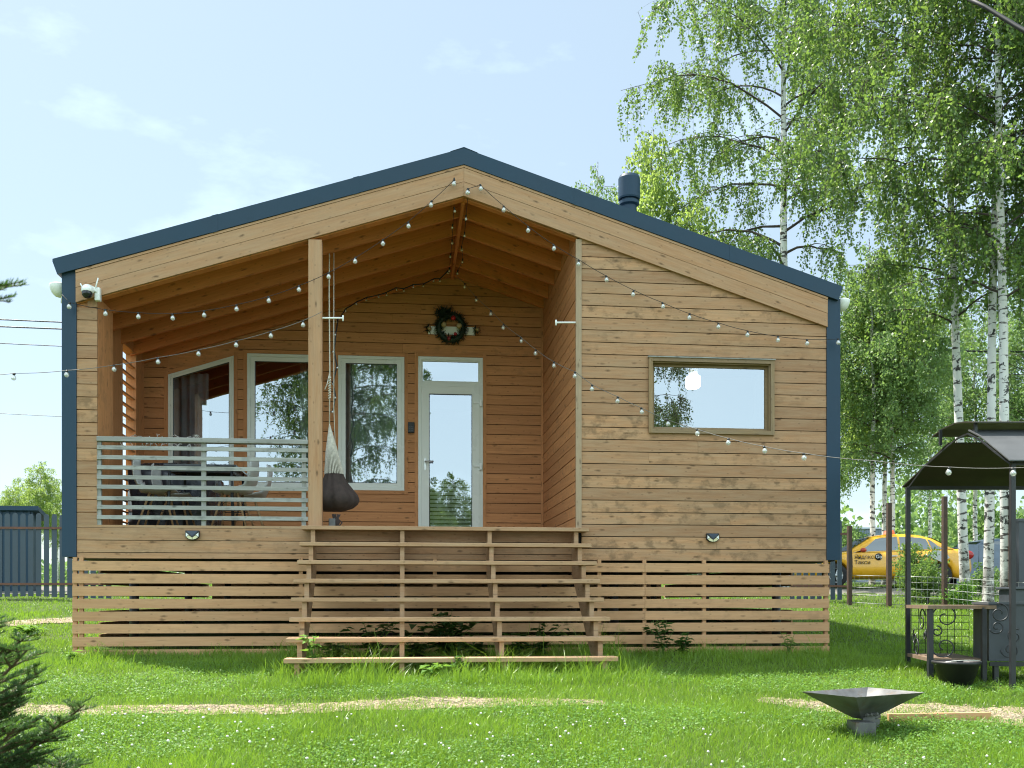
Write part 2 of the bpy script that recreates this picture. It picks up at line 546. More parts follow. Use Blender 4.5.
def gravel_mat():
    m, nt, out = new_mat('pea_gravel')
    L = nt.links
    tc_ = nd(nt, 'ShaderNodeTexCoord')
    v = nd(nt, 'ShaderNodeTexVoronoi', Scale=42.0); L.new(tc_.outputs['Object'], v.inputs['Vector'])
    n1 = nd(nt, 'ShaderNodeTexNoise', Scale=2.2, Detail=5.0); L.new(tc_.outputs['Object'], n1.inputs['Vector'])
    sp = nd(nt, 'ShaderNodeSeparateXYZ'); L.new(v.outputs['Color'], sp.inputs[0])
    c = mixc(nt, sp.outputs[0], (.17, .125, .075), (.40, .315, .21))
    c = mixc(nt, ramp01(nt, n1.outputs['Fac'], .45, .7), c, (.20, .155, .09))
    p = nd(nt, 'ShaderNodeBsdfPrincipled', Roughness=.9); L.new(c, p.inputs['Base Color'])
    b = nd(nt, 'ShaderNodeBump', Strength=.8, Distance=.02); L.new(v.outputs['Distance'], b.inputs['Height']); b.invert = True; L.new(b.outputs[0], p.inputs['Normal'])
    L.new(p.outputs[0], out.inputs[0])
    return m

M = {}
M['facade'] = wood('weathered_larch', (.485, .265, .132), (.31, .160, .076), grey=(.39, .275, .175), grey_amt=.5, stain=.65, spread=.3)
M['porch'] = wood('sheltered_larch', (.57, .265, .110), (.42, .185, .072), stain=.3, spread=.18)
M['ceiling'] = wood('porch_ceiling_wood', (.66, .25, .088), (.48, .17, .056), stain=.25, spread=.14)
M['gable'] = wood('pale_gable_boards', (.49, .275, .145), (.35, .185, .092), grey=(.41, .285, .185), grey_amt=.5, stain=.4, spread=.1)
M['skirt'] = wood('skirting_larch', (.58, .325, .165), (.43, .228, .11), grey=(.48, .325, .195), grey_amt=.3, stain=.25, spread=.16)
M['steps'] = wood('worn_step_boards', (.50, .30, .165), (.34, .19, .10), grey=(.42, .31, .20), grey_amt=.5, stain=.4, spread=.15)
M['greywood'] = wood('silvered_rail', (.38, .38, .355), (.24, .235, .215), knot=(.05, .045, .04), stain=.45, spread=.12)
M['winwood'] = wood('brown_window_wood', (.33, .22, .11), (.22, .14, .065), grey=(.25, .21, .16), grey_amt=.4)
M['tablewood'] = wood('stained_planks', (.26, .17, .10), (.16, .10, .06), grey=(.22, .19, .15), grey_amt=.5)
M['blue'] = plain('slate_blue_metal', (.020, .047, .080), rough=.5, spec=.25, var=.06, scale=1.5)
M['pvc'] = plain('white_pvc', (.66, .68, .63), rough=.32, var=.03, scale=2)
M['dark'] = plain('dark_gap', (.012, .010, .008), rough=.9)
M['underfloor'] = plain('dark_underfloor', (.03, .025, .02), rough=.9)
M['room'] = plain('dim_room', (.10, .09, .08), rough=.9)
M['curtain'] = plain('grey_curtain', (.34, .36, .40), rough=.9, var=.2, scale=3)
M['sheer'] = plain('sheer_curtain', (.24, .28, .28), rough=.9, var=.2, scale=3)
M['glass'] = glassm('reflecting_glass', .34, gcol=(.86, .92, 1.0))
M['black'] = plain('black_paint', (.018, .020, .024), rough=.45, var=.2, scale=9)
M['blacksoft'] = plain('black_plastic', (.015, .015, .016), rough=.5)
M['steel'] = plain('dark_steel', (.15, .15, .15), rough=.5, metal=.3, var=.35, scale=5, rust=(.13, .098, .07))
M['chrome'] = plain('zinc_plated', (.55, .55, .55), rough=.3, metal=.9)
M['white'] = plain('white_plastic', (.78, .79, .77), rough=.4, var=.04)
M['whitec'] = plain('cream_plastic', (.70, .68, .58), rough=.4, var=.05)
M['rope'] = plain('undyed_rope', (.62, .58, .50), rough=.9, var=.15, scale=40)
M['hamm'] = plain('charcoal_canvas', (.055, .038, .034), rough=.95, var=.25, scale=14)
M['cable'] = plain('black_cable', (.012, .012, .013), rough=.6)
M['cablew'] = plain('weathered_cable', (.16, .15, .14), rough=.6)
M['brown'] = plain('brown_iron_post', (.060, .034, .022), rough=.7, var=.25, scale=8, rust=(.09, .045, .025))
M['rail'] = plain('red_brown_rail', (.15, .065, .040), rough=.7, var=.2, scale=8)
M['picket'] = plain('blue_grey_picket', (.040, .062, .088), rough=.5, var=.12, scale=3)
M['wire'] = plain('galvanised_wire', (.42, .43, .42), rough=.5, metal=.4)
M['canopy'] = plain('brown_canopy_shaded', (.028, .024, .016), rough=.55, var=.1, scale=3)  # underside shade is put into this colour, for the far slope and cap
M['firebox'] = plain('graphite_sheet', (.050, .058, .070), rough=.5, var=.15, scale=4)
M['bulb'] = None
m_, nt_, out_ = new_mat('clear_bulb_glass')
gl_ = nd(nt_, 'ShaderNodeBsdfGlossy', Roughness=.08); tr_ = nd(nt_, 'ShaderNodeBsdfTransparent'); tr_.inputs['Color'].default_value = (.93, .95, .95, 1)
df_ = nd(nt_, 'ShaderNodeBsdfDiffuse'); df_.inputs['Color'].default_value = (.85, .85, .82, 1)
m1_ = nd(nt_, 'ShaderNodeMixShader', Fac=.42); nt_.links.new(gl_.outputs[0], m1_.inputs[1]); nt_.links.new(df_.outputs[0], m1_.inputs[2])
m2_ = nd(nt_, 'ShaderNodeMixShader', Fac=.55); nt_.links.new(tr_.outputs[0], m2_.inputs[1]); nt_.links.new(m1_.outputs[0], m2_.inputs[2])
nt_.links.new(m2_.outputs[0], out_.inputs[0]); M['bulb'] = m_
M['bark'] = birch_bark()
M['twig'] = plain('dark_twig', (.06, .045, .035), rough=.85, var=.3, scale=5)
M['barkb'] = plain('brown_bark', (.10, .075, .05), rough=.9, var=.3, scale=8, bump=.5)
M['birchleaf'] = leafm('birch_leaf', (.045, .095, .026), (.140, .220, .062), (.27, .43, .075), tw=.42, rough=.38)
M['midleaf'] = leafm('bushy_birch_leaf', (.085, .155, .040), (.20, .29, .085), (.46, .62, .13), tw=.55, rough=.4)
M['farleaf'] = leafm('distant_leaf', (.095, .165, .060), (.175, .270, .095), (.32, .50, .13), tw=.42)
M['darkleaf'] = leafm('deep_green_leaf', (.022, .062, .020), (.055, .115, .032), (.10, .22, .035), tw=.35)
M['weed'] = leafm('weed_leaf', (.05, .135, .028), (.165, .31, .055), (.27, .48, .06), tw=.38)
M['needle'] = leafm('spruce_needle', (.030, .085, .026), (.090, .170, .045), (.12, .24, .05), tw=.25)
M['grass'] = leafm('grass_blade', (.032, .090, .012), (.225, .36, .040), (.34, .57, .042), tw=.36, rough=.34, nscale=.8)
M['firdark'] = leafm('dry_fir', (.006, .018, .012), (.018, .038, .022), (.02, .04, .02), tw=.1)
M['palewood'] = wood('pale_corner_board', (.40, .285, .18), (.29, .195, .12), grey=(.36, .30, .22), grey_amt=.5, stain=.2)
M['canopy_lit'] = plain('grey_canopy_lit', (.075, .078, .082), rough=.5, var=.1, scale=2)  # same sheet coloured lighter to show sky light on the near slope
M['flower'] = plain('clover_white', (.75, .70, .68), rough=.8)
M['ground'] = ground_mat()
M['gravel'] = gravel_mat()
M['stone'] = plain('pebble', (.36, .29, .20), rough=.9, var=.4, scale=14)
M['road'] = plain('dusty_road', (.15, .14, .115), rough=.95, var=.2, scale=.9)
# ------------------------------------------------------------------ ground
def build_ground():
    xs = np.unique(np.concatenate([np.linspace(-9, 9, 91), np.linspace(-40, 40, 41), [-3000, -900, -300, -120, -70, 70, 120, 300, 900, 3000]]))
    ys = np.unique(np.concatenate([np.linspace(0, 14, 71), np.linspace(-30, 60, 61), [-2500, -900, -300, -100, -60, 90, 150, 300, 900, 3000]]))
    X, Y = np.meshgrid(xs, ys, indexing='ij')
    Z = gz(X, Y)
    far = (np.abs(X) > 60) | (np.abs(Y) > 80)
    V = np.stack([X, Y, Z], -1).reshape(-1, 3)
    a = np.arange(len(xs) * len(ys)).reshape(len(xs), len(ys))
    F = np.stack([a[:-1, :-1], a[1:, :-1], a[1:, 1:], a[:-1, 1:]], -1).reshape(-1, 4)
    tag(link_mesh('lawn_ground', np_mesh('lawn_ground', V, F, mats=[M['ground']], smooth=True)), kind='structure')
build_ground()

def strip(name, pts, w, mat, lift=.006, kind='structure', jag=.25, n=60, seed=3):
    """uneven ground strip along a line of (x, y) points"""
    r = np.random.default_rng(seed)
    P = np.array(pts, float)
    s = np.concatenate([[0], np.cumsum(np.linalg.norm(np.diff(P, axis=0), axis=1))])
    t = np.linspace(0, s[-1], n)
    x = np.interp(t, s, P[:, 0]); y = np.interp(t, s, P[:, 1])
    ww = np.interp(t, s, w if hasattr(w, '__len__') else [w] * len(P))
    dx = np.gradient(x); dy = np.gradient(y); q = np.hypot(dx, dy)
    nx, ny = -dy / q, dx / q
    k = 8
    V = []
    e0 = 1 + jag * (r.random(n) - .5) * 2; e1 = 1 + jag * (r.random(n) - .5) * 2
    for i in range(n):
        for j in range(k + 1):
            o = (j / k - .5) * ww[i] * (e0[i] if j < k / 2 else e1[i])
            px, py = x[i] + nx[i] * o, y[i] + ny[i] * o
            V.append((px, py, g(px, py) + lift))
    a = np.arange(n * (k + 1)).reshape(n, k + 1)
    F = np.stack([a[:-1, :-1], a[1:, :-1], a[1:, 1:], a[:-1, 1:]], -1).reshape(-1, 4)
    return tag(link_mesh(name, np_mesh(name, np.array(V), F, mats=[mat], smooth=True)), kind=kind)

PATHS = [
    ([(-3.6, 8.35), (-2.0, 8.4), (-.5, 8.45), (.5, 8.5), (1.7, 8.4)], [.40, .44, .46, .42, .2]),
    ([(3.1, 8.55), (3.9, 8.05), (4.7, 7.75), (5.6, 7.6), (7.0, 7.5)], [.25, .6, .7, .8, .95]),
    ([(-9.0, 14.2), (-6.6, 15.0), (-5.0, 16.6), (-4.2, 17.6), (-2.5, 18.2)], [.9, .9, 1.0, 1.0, .9]),
]
for i_, (pp, ww) in enumerate(PATHS):
    strip('gravel_path', pp, ww, M['gravel'], seed=10 + i_)
strip('road', [(-14, 24.6), (0, 24.4), (12, 24.0), (30, 22.5)], [3.2, 3.2, 3.2, 3.2], M['road'], lift=.02, jag=.08, seed=5)

# ------------------------------------------------------------------ house
Y0, YB, YR, YF = 11.8, 14.74, 19.5, 11.74
XR, HALF = .69, 4.635
ZR, ZE = 5.31, 3.84
SL = (ZR - ZE) / HALF
def zroof(x, drop=0.0): return ZR - SL * abs(x - XR) - drop
XL, XRR = -3.86, 5.32
ZF = .855
TH = .19
house = thing('wooden_house', 'single storey larch clad house with a blue metal gable roof and an open corner porch', 'house', (XR, Y0, g(XR, Y0)))

def add_roof():
    mb = MB()
    x0, x1 = XR - HALF, XR + HALF
    # the sheet with folded edges, two slopes
    for s in (-1, 1):
        xe = XR + s * HALF
        poly = [(XR, ZR), (xe, ZE), (xe + s * .0, ZE - .03), (xe - s * .05, ZE - TH + .02), (XR, ZR - TH)]
        mb.prism(poly, YF, YR + .15)
    o = mb.build('roof', M['blue'], house)
    # standing seams
    sm = MB()
    for s in (-1, 1):
        for k in range(1, 17):
            y = YF + .02 + k * .46
            p = Vector((XR + s * .08, y, zroof(XR + s * .08) + .012)); q = Vector((XR + s * HALF, y, ZE + .012))
            sm.bar(p, q, .02, .03)
    sm.build('seam', M['blue'], o)
    c = MB()
    a = Vector((XR - .05, YF - .004, ZR + .012))
    c.prism([(XR - .16, zroof(XR - .16) + .004), (XR, ZR + .012), (XR + .16, zroof(XR + .16) + .004), (XR, ZR + .002)], YF - .003, YR + .15)
    c.build('ridge_cap', M['blue'], o)
    for xj in (-2.2, -.6, 2.0, 3.9):
        j = MB(); s = -1 if xj < XR else 1
        pts = [(xj, zroof(xj) + .004), (xj + .07, zroof(xj + .07) + .004), (xj + .07, zroof(xj + .07, TH) - .003), (xj, zroof(xj, TH) - .003)]
        j.prism(pts, YF - .0025, YF + .05)
        j.build('flashing_lap', M['blue'], o)
    ch = MB()
    cx, cy = 3.02, 13.3
    dd = cx * SA + cy * CA
    zt = (HOR - 175.5) / FPX * dd
    r = .142
    ch.lathe([(r * .70, -1.6), (r * .70, -.42), (r * .95, -.40), (r * .95, -.36), (r * .80, -.355), (r * .80, -.335), (r, -.33), (r * 1.04, -.31), (r * 1.04, -.05), (r * .92, -.012), (r * .55, 0), (1e-6, 0)], (cx, cy, zt), 40, smooth=False)
    ch.build('chimney', M['blue'], o)
add_roof()

def boards(mb, org, ua, na, u0, u1, z0, z1, pitch, th, holes=(), top=None, splits=.12, gap=.0095, jit=.002, rot=0):
    """horizontal lap boards: org + ua*u, outer face along na, holes as (u0,u1,z0,z1)"""
    org, ua, na = Vector(org), Vector(ua), Vector(na)
    z = z0
    while z < z1 - .01:
        za, zb = z, min(z + pitch, z1) - gap
        iv = [(u0, u1)]
        if top is not None:
            iv = [(u0 if top(u0) >= zb else None, u1 if top(u1) >= zb else None)]
            us = np.linspace(u0, u1, 400)
            ok = [u for u in us if top(u) >= zb]
            if not ok:
                z += pitch; continue
            iv = [(ok[0], ok[-1])]
        for (ha, hb, ka, kb) in holes:
            if kb <= za + .002 or ka >= zb - .002: continue
            # boards that only partly meet the hole are cut too
            # boards that only partly meet the hole keep a narrower strip above or below it
            for a, b in iv:
                c0, c1 = max(a, ha), min(b, hb)
                if c1 - c0 > .02:
                    for q0, q1 in ((za, ka), (kb, zb)):
                        if q1 - q0 > .012:
                            mb.obox(org + ua * ((c0 + c1) / 2) + na * (th / 2 - .001) + Vector((0, 0, (q0 + q1) / 2)), ua, na, (0, 0, 1), (c1 - c0) / 2 - .001, th / 2, (q1 - q0) / 2)
            nv = []
            for a, b in iv:
                if hb <= a or ha >= b: nv.append((a, b)); continue
                if ha > a: nv.append((a, ha))
                if hb < b: nv.append((hb, b))
            iv = nv
        for a, b in iv:
            cuts = [a]
            if b - a > 2.2 and RND.random() < splits * 3:
                cuts.append(a + (b - a) * RND.uniform(.2, .8))
            cuts.append(b)
            for c0, c1 in zip(cuts[:-1], cuts[1:]):
                t = th + RND.uniform(-jit, jit)
                c1_ = c1 - (.002 if c1 < b else 0)
                tilt = RND.uniform(-.0012, .0012)
                mid = org + ua * ((c0 + c1_) / 2) + na * (t / 2) + Vector((0, 0, (za + zb) / 2))
                mb.obox(mid, ua, na, (0, 0, 1), (c1_ - c0) / 2, t / 2, (zb - za) / 2)
        z += pitch

PITCH = .1455
Z0 = .475
band = lambda x: zroof(x, TH + .335)
# right part of the front
WR = (2.985, 4.44, 2.06, 2.965)     # opening of the front window
wx0 = at(652, 400, Y0).x; wx1 = at(770, 400, Y0).x
wz1 = at(710, 363, Y0).z; wz0 = at(710, 430.5, Y0).z
mb = MB()
boards(mb, (0, Y0 + .022, 0), (1, 0, 0), (0, -1, 0), 2.10, 5.145, Z0, 4.7, PITCH, .022, [(wx0 - .03, wx1 + .03, wz0 - .03, wz1 + .03)], top=lambda x: zroof(x, TH + .10), splits=.1)
front = mb.build('front_wall', M['facade'], house)
mb = MB()
mb.box(2.062, wx0 - .02, Y0 + .024, Y0 + .12, Z0, 4.3); mb.box(wx1 + .02, 5.15, Y0 + .024, Y0 + .12, Z0, 3.45)
mb.box(wx0 - .02, wx1 + .02, Y0 + .024, Y0 + .12, Z0, wz0 - .02); mb.box(wx0 - .02, wx1 + .02, Y0 + .024, Y0 + .12, wz1 + .02, 3.9)
mb.build('wall_core', M['dark'], front)
# narrow front strip at left, and the boards below the porch floor
mb = MB()
boards(mb, (0, Y0 + .022, 0), (1, 0, 0), (0, -1, 0), -3.70, -3.478, ZF, 3.9, PITCH, .022, top=lambda x: zroof(x, TH + .30))
mb.build('porch_column', M['facade'], house)
mb = MB()
mb.box(-3.70, 2.038, Y0, Y0 + .022, .685, .822); mb.box(-3.70, 2.038, Y0 + .001, Y0 + .023, .545, .678)
mb.box(-3.70, 2.038, Y0 + .002, Y0 + .024, Z0, .538)
mb.build('floor_edge_board', M['facade'], house)
# core of the floor and the porch deck boards
mb = MB()
mb.box(XL + .06, XRR - .06, Y0 + .026, YR, Z0, .80)
mb.build('floor_frame', M['underfloor'], house)
mb = MB()
y = Y0 + .0
while y < YB - .12:
    mb.box(-3.72, 2.04, y + .004, y + .136, .826, ZF); y += .14
mb.build('porch_deck', M['steps'], house)

# blue corner covers
for nm, a, b in (('corner_trim', XL, -3.702), ('corner_trim', 5.147, XRR)):
    mb = MB()
    mb.box(a, b, Y0 - .012, Y0 + .25, .49, zroof((a + b) / 2, TH - .02))
    mb.build(nm, M['blue'], house)
# side and rear walls (metal clad)
mb = MB()
mb.box(XL + .005, XL + .09, YB - .1, YR, Z0, ZE - TH - .02); mb.box(XRR - .09, XRR - .005, Y0 + .251, YR, Z0, ZE - TH - .02)
mb.prism([(XL + .1, Z0), (XRR - .1, Z0), (XRR - .1, zroof(XRR - .1, TH + .002)), (XR, ZR - TH - .002), (XL + .1, zroof(XL + .1, TH + .002))], YR - .12, YR)
mb.build('outer_wall', M['blue'], house)

# gable boards following the slope: a narrow trim, then two wide boards
def rake(mb, s, d0, d1, y0, y1, xa, xb, rnd=None):
    """sloped board between drops d0 and d1 below the roof top, from xa to xb"""
    r = RND.random() if rnd is None else rnd
    pts = [(xa, zroof(xa, d0)), (xb, zroof(xb, d0)), (xb, zroof(xb, d1)), (xa, zroof(xa, d1))]
    P = [Vector((a, y, b)) for y in (y0, y1) for a, b in pts]
    A = []
    for y in (y0, y1):
        for (a, b), dd in zip(pts, (d0, d0, d1, d1)):
            A.append((a * 1.05 + r * 37, dd, r))
    mb._add(P, [(0, 1, 2, 3), (7, 6, 5, 4), (0, 4, 5, 1), (1, 5, 6, 2), (2, 6, 7, 3), (3, 7, 4, 0)], A)
mb = MB()
for s, xe in ((-1, -3.70), (1, 5.145)):
    rake(mb, s, TH + .003, TH + .030, YF + .012, Y0 - .004, XR + s * .0015, xe)
    rake(mb, s, TH + .034, TH + .196, YF + .018, Y0 - .003, XR + s * .0015, xe)
    rake(mb, s, TH + .200, TH + .362, YF + .020, Y0 - .003, XR + s * .0015, xe)
mb.build('gable_board', M['gable'], house)
mb = MB()   # beam behind the boards across the porch
for s, xe in ((-1, -3.70), (1, 2.06)):
    rake(mb, s, TH + .002, TH + .372, Y0 + .024 if s > 0 else Y0, Y0 + .12, XR + s * .001, xe)
mb.build('porch_beam', M['ceiling'], house)

# porch: post, rafters, ridge board, ceiling
mb = MB()
px0 = at(308.5, 400, Y0 - .0).x; px1 = at(322, 400, Y0).x
mb.box(px0, px1, Y0 - .028, Y0 + .118, ZF, zroof(px0, TH + .366))
mb.build('porch_post', M['gable'], house, bevel=.004)
mb = MB()
for yy in (12.38, 12.98, 13.58, 14.18, 14.66):
    for s, xe in ((-1, -3.74), (1, 2.05)):
        rake(mb, s, TH + .165, TH + .365, yy, yy + .05, XR + s * .02, xe)
mb.build('rafter', M['ceiling'], house)
mb = MB()
mb.box(XR - .02, XR + .02, Y0 + .121, YB, ZR - TH - .40, ZR - TH - .1)
mb.build('ridge_board', M['ceiling'], house)
mb = MB()
for s, xe in ((-1, -3.80), (1, 2.09)):
    n = int(abs(xe - XR) / .14)
    for k in range(n + 1):
        xa = XR + s * (.021 + k * .14); xb = XR + s * min(.021 + k * .14 + .136, abs(xe - XR))
        if abs(xb - XR) <= abs(xa - XR): continue
        rake(mb, s, TH + .140, TH + .160, Y0 + .121, YB + .05, xa, xb)
mb.build('porch_ceiling', M['ceiling'], house)

# porch rear wall with its openings
w1 = [at(168, 378, YB), at(234, 355, YB)]; 
W1 = (at(168, 400, YB).x, at(234, 400, YB).x); W1z = (at(200, 490, YB).z, at(168, 374.5, YB).z, at(234, 355.5, YB).z)
W2 = (at(247, 400, YB).x, at(316, 400, YB).x, at(280, 490, YB).z, at(280, 354, YB).z)
W3 = (at(338, 400, YB).x, at(404.5, 400, YB).x, at(370, 490.5, YB).z, at(370, 356, YB).z)
DR = (at(418, 400, YB).x, at(483, 400, YB).x, ZF, at(450, 357, YB).z)
mb = MB()
slant = lambda x: W1z[1] + (W1z[2] - W1z[1]) * (x - W1[0]) / (W1[1] - W1[0])
holes = [(W1[0], W1[1], W1z[0], W1z[2]), W2, W3, DR]
boards(mb, (0, YB + .022, 0), (1, 0, 0), (0, -1, 0), -3.76, 2.05, ZF, 5.0, PITCH, .022, holes, top=lambda x: zroof(x, TH + .17), splits=.15)
rear = mb.build('porch_rear_wall', M['porch'], house)
mb = MB()   # boards above the slanted window top and the dark core round the openings
mb.prism([(W1[0] - .02, W1z[2] + .1), (W1[0] - .02, slant(W1[0]) + .02), (W1[1] + .02, slant(W1[1]) + .02), (W1[1] + .02, W1z[2] + .1)], YB + .004, YB + .02)
mb.build('window_head_board', M['porch'], rear)
mb = MB()
def core_wall(mb, x0, x1, z0, zt, holes, y0, y1):
    xs = sorted({x0, x1, *[h[0] for h in holes], *[h[1] for h in holes]})
    for a, b in zip(xs[:-1], xs[1:]):
        hs = [h for h in holes if h[0] <= a + 1e-6 and h[1] >= b - 1e-6]
        z = z0
        for h in sorted(hs, key=lambda h: h[2]):
            if h[2] > z: mb.box(a, b, y0, y1, z, h[2])
            z = h[3]
        mb.box(a, b, y0, y1, z, zt)
core_wall(mb, -3.76, 2.05, ZF, 3.7, [(h[0], h[1], h[2], h[3]) for h in holes], YB + .024, YB + .14)
mb.prism([(-3.76, 3.7), (2.05, 3.7), (2.05, zroof(2.05, TH + .1)), (XR, ZR - TH - .1), (-3.76, zroof(-3.76, TH + .1))], YB + .024, YB + .14)
mb.build('wall_core', M['dark'], rear)
# casing round the openings
mb = MB()
def casing(mb, x0, x1, z0, z1, y, w=.05, d=.016, sill=True):
    mb.box(x0 - w, x0, y - d, y, z0 - (w if sill else 0), z1 + w); mb.box(x1, x1 + w, y - d, y, z0 - (w if sill else 0), z1 + w)
    mb.box(x0, x1, y - d + .001, y, z1, z1 + w)
    if sill: mb.box(x0, x1, y - d + .001, y, z0 - w, z0)
casing(mb, *W2, YB); casing(mb, *W3, YB); casing(mb, DR[0], DR[1], DR[2], DR[3], YB, sill=False)
for xx, ss in ((W1[0], -1), (W1[1], 1)):
    mb.box(min(xx, xx + ss * .05), max(xx, xx + ss * .05), YB - .016, YB, W1z[0] - .05, slant(xx) + .05)
mb.prism([(W1[0], slant(W1[0])), (W1[1], slant(W1[1])), (W1[1], slant(W1[1]) + .05), (W1[0], slant(W1[0]) + .05)], YB - .015, YB)
mb.build('window_casing', M['porch'], rear)

def poly_frame(mb, pts, w, y0, y1):
    """frame of even width inside a closed outline of (x, z) points, running anticlockwise"""
    n = len(pts); P = [Vector((a, b)) for a, b in pts]
    inn = []
    for i in range(n):
        a, b, c = P[i - 1], P[i], P[(i + 1) % n]
        d1 = (b - a).normalized(); d2 = (c - b).normalized()
        n1 = Vector((-d1.y, d1.x)); n2 = Vector((-d2.y, d2.x))
        k = w / (1 + n1.dot(n2))
        inn.append(b + (n1 + n2) * k)
    V = [Vector((p.x, y, p.y)) for y in (y0, y1) for p in P] + [Vector((p.x, y, p.y)) for y in (y0, y1) for p in inn]
    F = []
    for i in range(n):
        j = (i + 1) % n
        F += [(i, j, 2 * n + j, 2 * n + i), (n + i, 3 * n + i, 3 * n + j, n + j), (i, n + i, n + j, j), (2 * n + i, 2 * n + j, 3 * n + j, 3 * n + i)]
    mb._add(V, F, [(v.x, v.z, .5) for v in V])
    return [(p.x, p.y) for p in inn]

def window(pts, label, y, fw=.045, sw=.062, mat=None, pane_mat=None):
    mb = MB()
    inn = poly_frame(mb, pts, fw, y, y + .07)
    fr = mb.build('window', mat or M['pvc'], house, bevel=.003)
    if label: fr['label'] = label
    m2 = MB(); inn2 = poly_frame(m2, inn, sw, y + .012, y + .062)
    m2.build('sash', mat or M['pvc'], fr, bevel=.003)
    mg = MB(); poly_frame(mg, inn2, .008, y + .016, y + .03); mg.build('gasket', M['blacksoft'], fr)
    mp_ = MB(); mp_.poly([(a, y + .03, b) for a, b in inn2]); mp_.build('pane', pane_mat or M['glass'], fr)
    return fr
rect = lambda x0, x1, z0, z1: [(x0, z0), (x1, z0), (x1, z1), (x0, z1)]
e = .002
window([(W1[0] + e, W1z[0] + e), (W1[1] - e, W1z[0] + e), (W1[1] - e, slant(W1[1]) - e), (W1[0] + e, slant(W1[0]) - e)], 'white window with a slanted top edge', YB - .01, fw=.03, sw=.035)
window(rect(W2[0] + e, W2[1] - e, W2[2] + e, W2[3] - e), None, YB - .01)
window(rect(W3[0] + e, W3[1] - e, W3[2] + e, W3[3] - e), None, YB - .01)

# door with fanlight
dz = at(450, 384.5, YB).z
mb = MB()
poly_frame(mb, rect(DR[0] + e, DR[1] - e, DR[2] + .002, DR[3] - e), .05, YB - .012, YB + .07)
mb.box(DR[0] + .05, DR[1] - .05, YB - .011, YB + .069, dz - .03, dz + .03)
door = mb.build('door', M['pvc'], house, bevel=.003)
mb = MB(); inn = poly_frame(mb, rect(DR[0] + .052, DR[1] - .052, dz + .031, DR[3] - .052), .018, YB, YB + .05)
mb.build('fanlight', M['pvc'], door)
mb = MB(); mb.poly([(a, YB + .02, b) for a, b in inn]); mb.build('fanlight_pane', M['glass'], door)
mb = MB(); inn = poly_frame(mb, rect(DR[0] + .048, DR[1] - .048, DR[2] + .02, dz - .031), .115, YB - .028, YB + .04)
leaf = mb.build('door_leaf', M['pvc'], door, bevel=.004)
mb = MB(); poly_frame(mb, inn, .008, YB - .022, YB + .0); mb.build('gasket', M['blacksoft'], door)
mb = MB(); mb.poly([(a, YB - .005, b) for a, b in inn]); mb.build('door_pane', M['glass'], door)
mb = MB()
hx = DR[0] + .105; hz = at(430, 462, YB).z
mb.box(hx - .016, hx + .016, YB - .036, YB - .027, hz - .12, hz + .05)
mb.tube([(hx, YB - .03, hz), (hx, YB - .085, hz), (hx + .02, YB - .09, hz), (hx + .12, YB - .09, hz)], .010, 8)
mb.build('handle', M['chrome'], door)
for v in (403.5, 466.5):
    mb = MB(); z = at(480, v, YB).z; x = DR[1] - .04
    mb.box(x - .012, x + .018, YB - .06, YB - .029, z - .055, z + .045); mb.box(x - .10, x - .012, YB - .048, YB - .029, z - .012, z + .016)
    mb.build('hinge', M['white'], door, bevel=.003)
mb = MB()
kx0, kx1 = at(408, 400, YB).x, at(414.5, 400, YB).x; kz0, kz1 = at(411, 433, YB).z, at(411, 422.5, YB).z
mb.box(kx0, kx1, YB - .04, YB, kz0, kz1)
kp = mb.build('door_keypad', M['blacksoft'], house, bevel=.006)
mb = MB()
for i in range(3):
    for j in range(3):
        cx = kx0 + (kx1 - kx0) * (.27 + .23 * i); cz = kz0 + (kz1 - kz0) * (.2 + .18 * j)
        mb.box(cx - .006, cx + .006, YB - .043, YB - .0405, cz - .006, cz + .006)
mb.build('key', M['firebox'], kp)

# inner side wall of the porch at right, with its pale corner board
mb = MB()
boards(mb, (2.062, 0, 0), (0, 1, 0), (-1, 0, 0), Y0 + .024, YB, ZF, 4.6, PITCH, .022, top=lambda y: zroof(2.05, TH + .165), splits=.1)
side = mb.build('porch_side_wall', M['porch'], house)
mb = MB(); mb.box(2.0625, 2.14, Y0 + .125, YB, ZF, 4.25); mb.build('wall_core', M['dark'], side)
mb = MB()
mb.box(2.030, 2.098, Y0 - .014, Y0 + .0235, ZF + .003, zroof(2.1, TH + .364))
mb.build('corner_board', M['palewood'], house)
mb = MB(); mb.box(2.01, 2.04, YB - .03, YB - .001, ZF, zroof(2.0, TH + .3)); mb.build('corner_bead', M['porch'], house)
# left side of the porch: jambs, a louvred screen, a rear post
mb = MB()
mb.box(-3.715, -3.479, Y0 + .0225, Y0 + .62, ZF, zroof(-3.6, TH + .3))
mb.box(-3.84, -3.70, Y0 + .62, 13.66, ZF, zroof(-3.75, TH + .17))
mb.build('porch_jamb', M['porch'], house)
mb = MB()
mb.box(-3.84, -3.70, 14.32, YB - .001, ZF, zroof(-3.75, TH + .17))
lz1 = 3.40
mb.box(-3.84, -3.70, 13.66, 14.32, lz1, zroof(-3.75, TH + .17))
screen = mb.build('screen_frame', M['porch'], house)
mb = MB()
z = ZF + .05
while z < lz1 - .04:
    mb.obox((-3.77, 13.99, z), (0, 1, 0), (.94, 0, -.34), (.34, 0, .94), .33, .05, .011); z += .145
mb.build('screen_slat', M['porch'], screen)

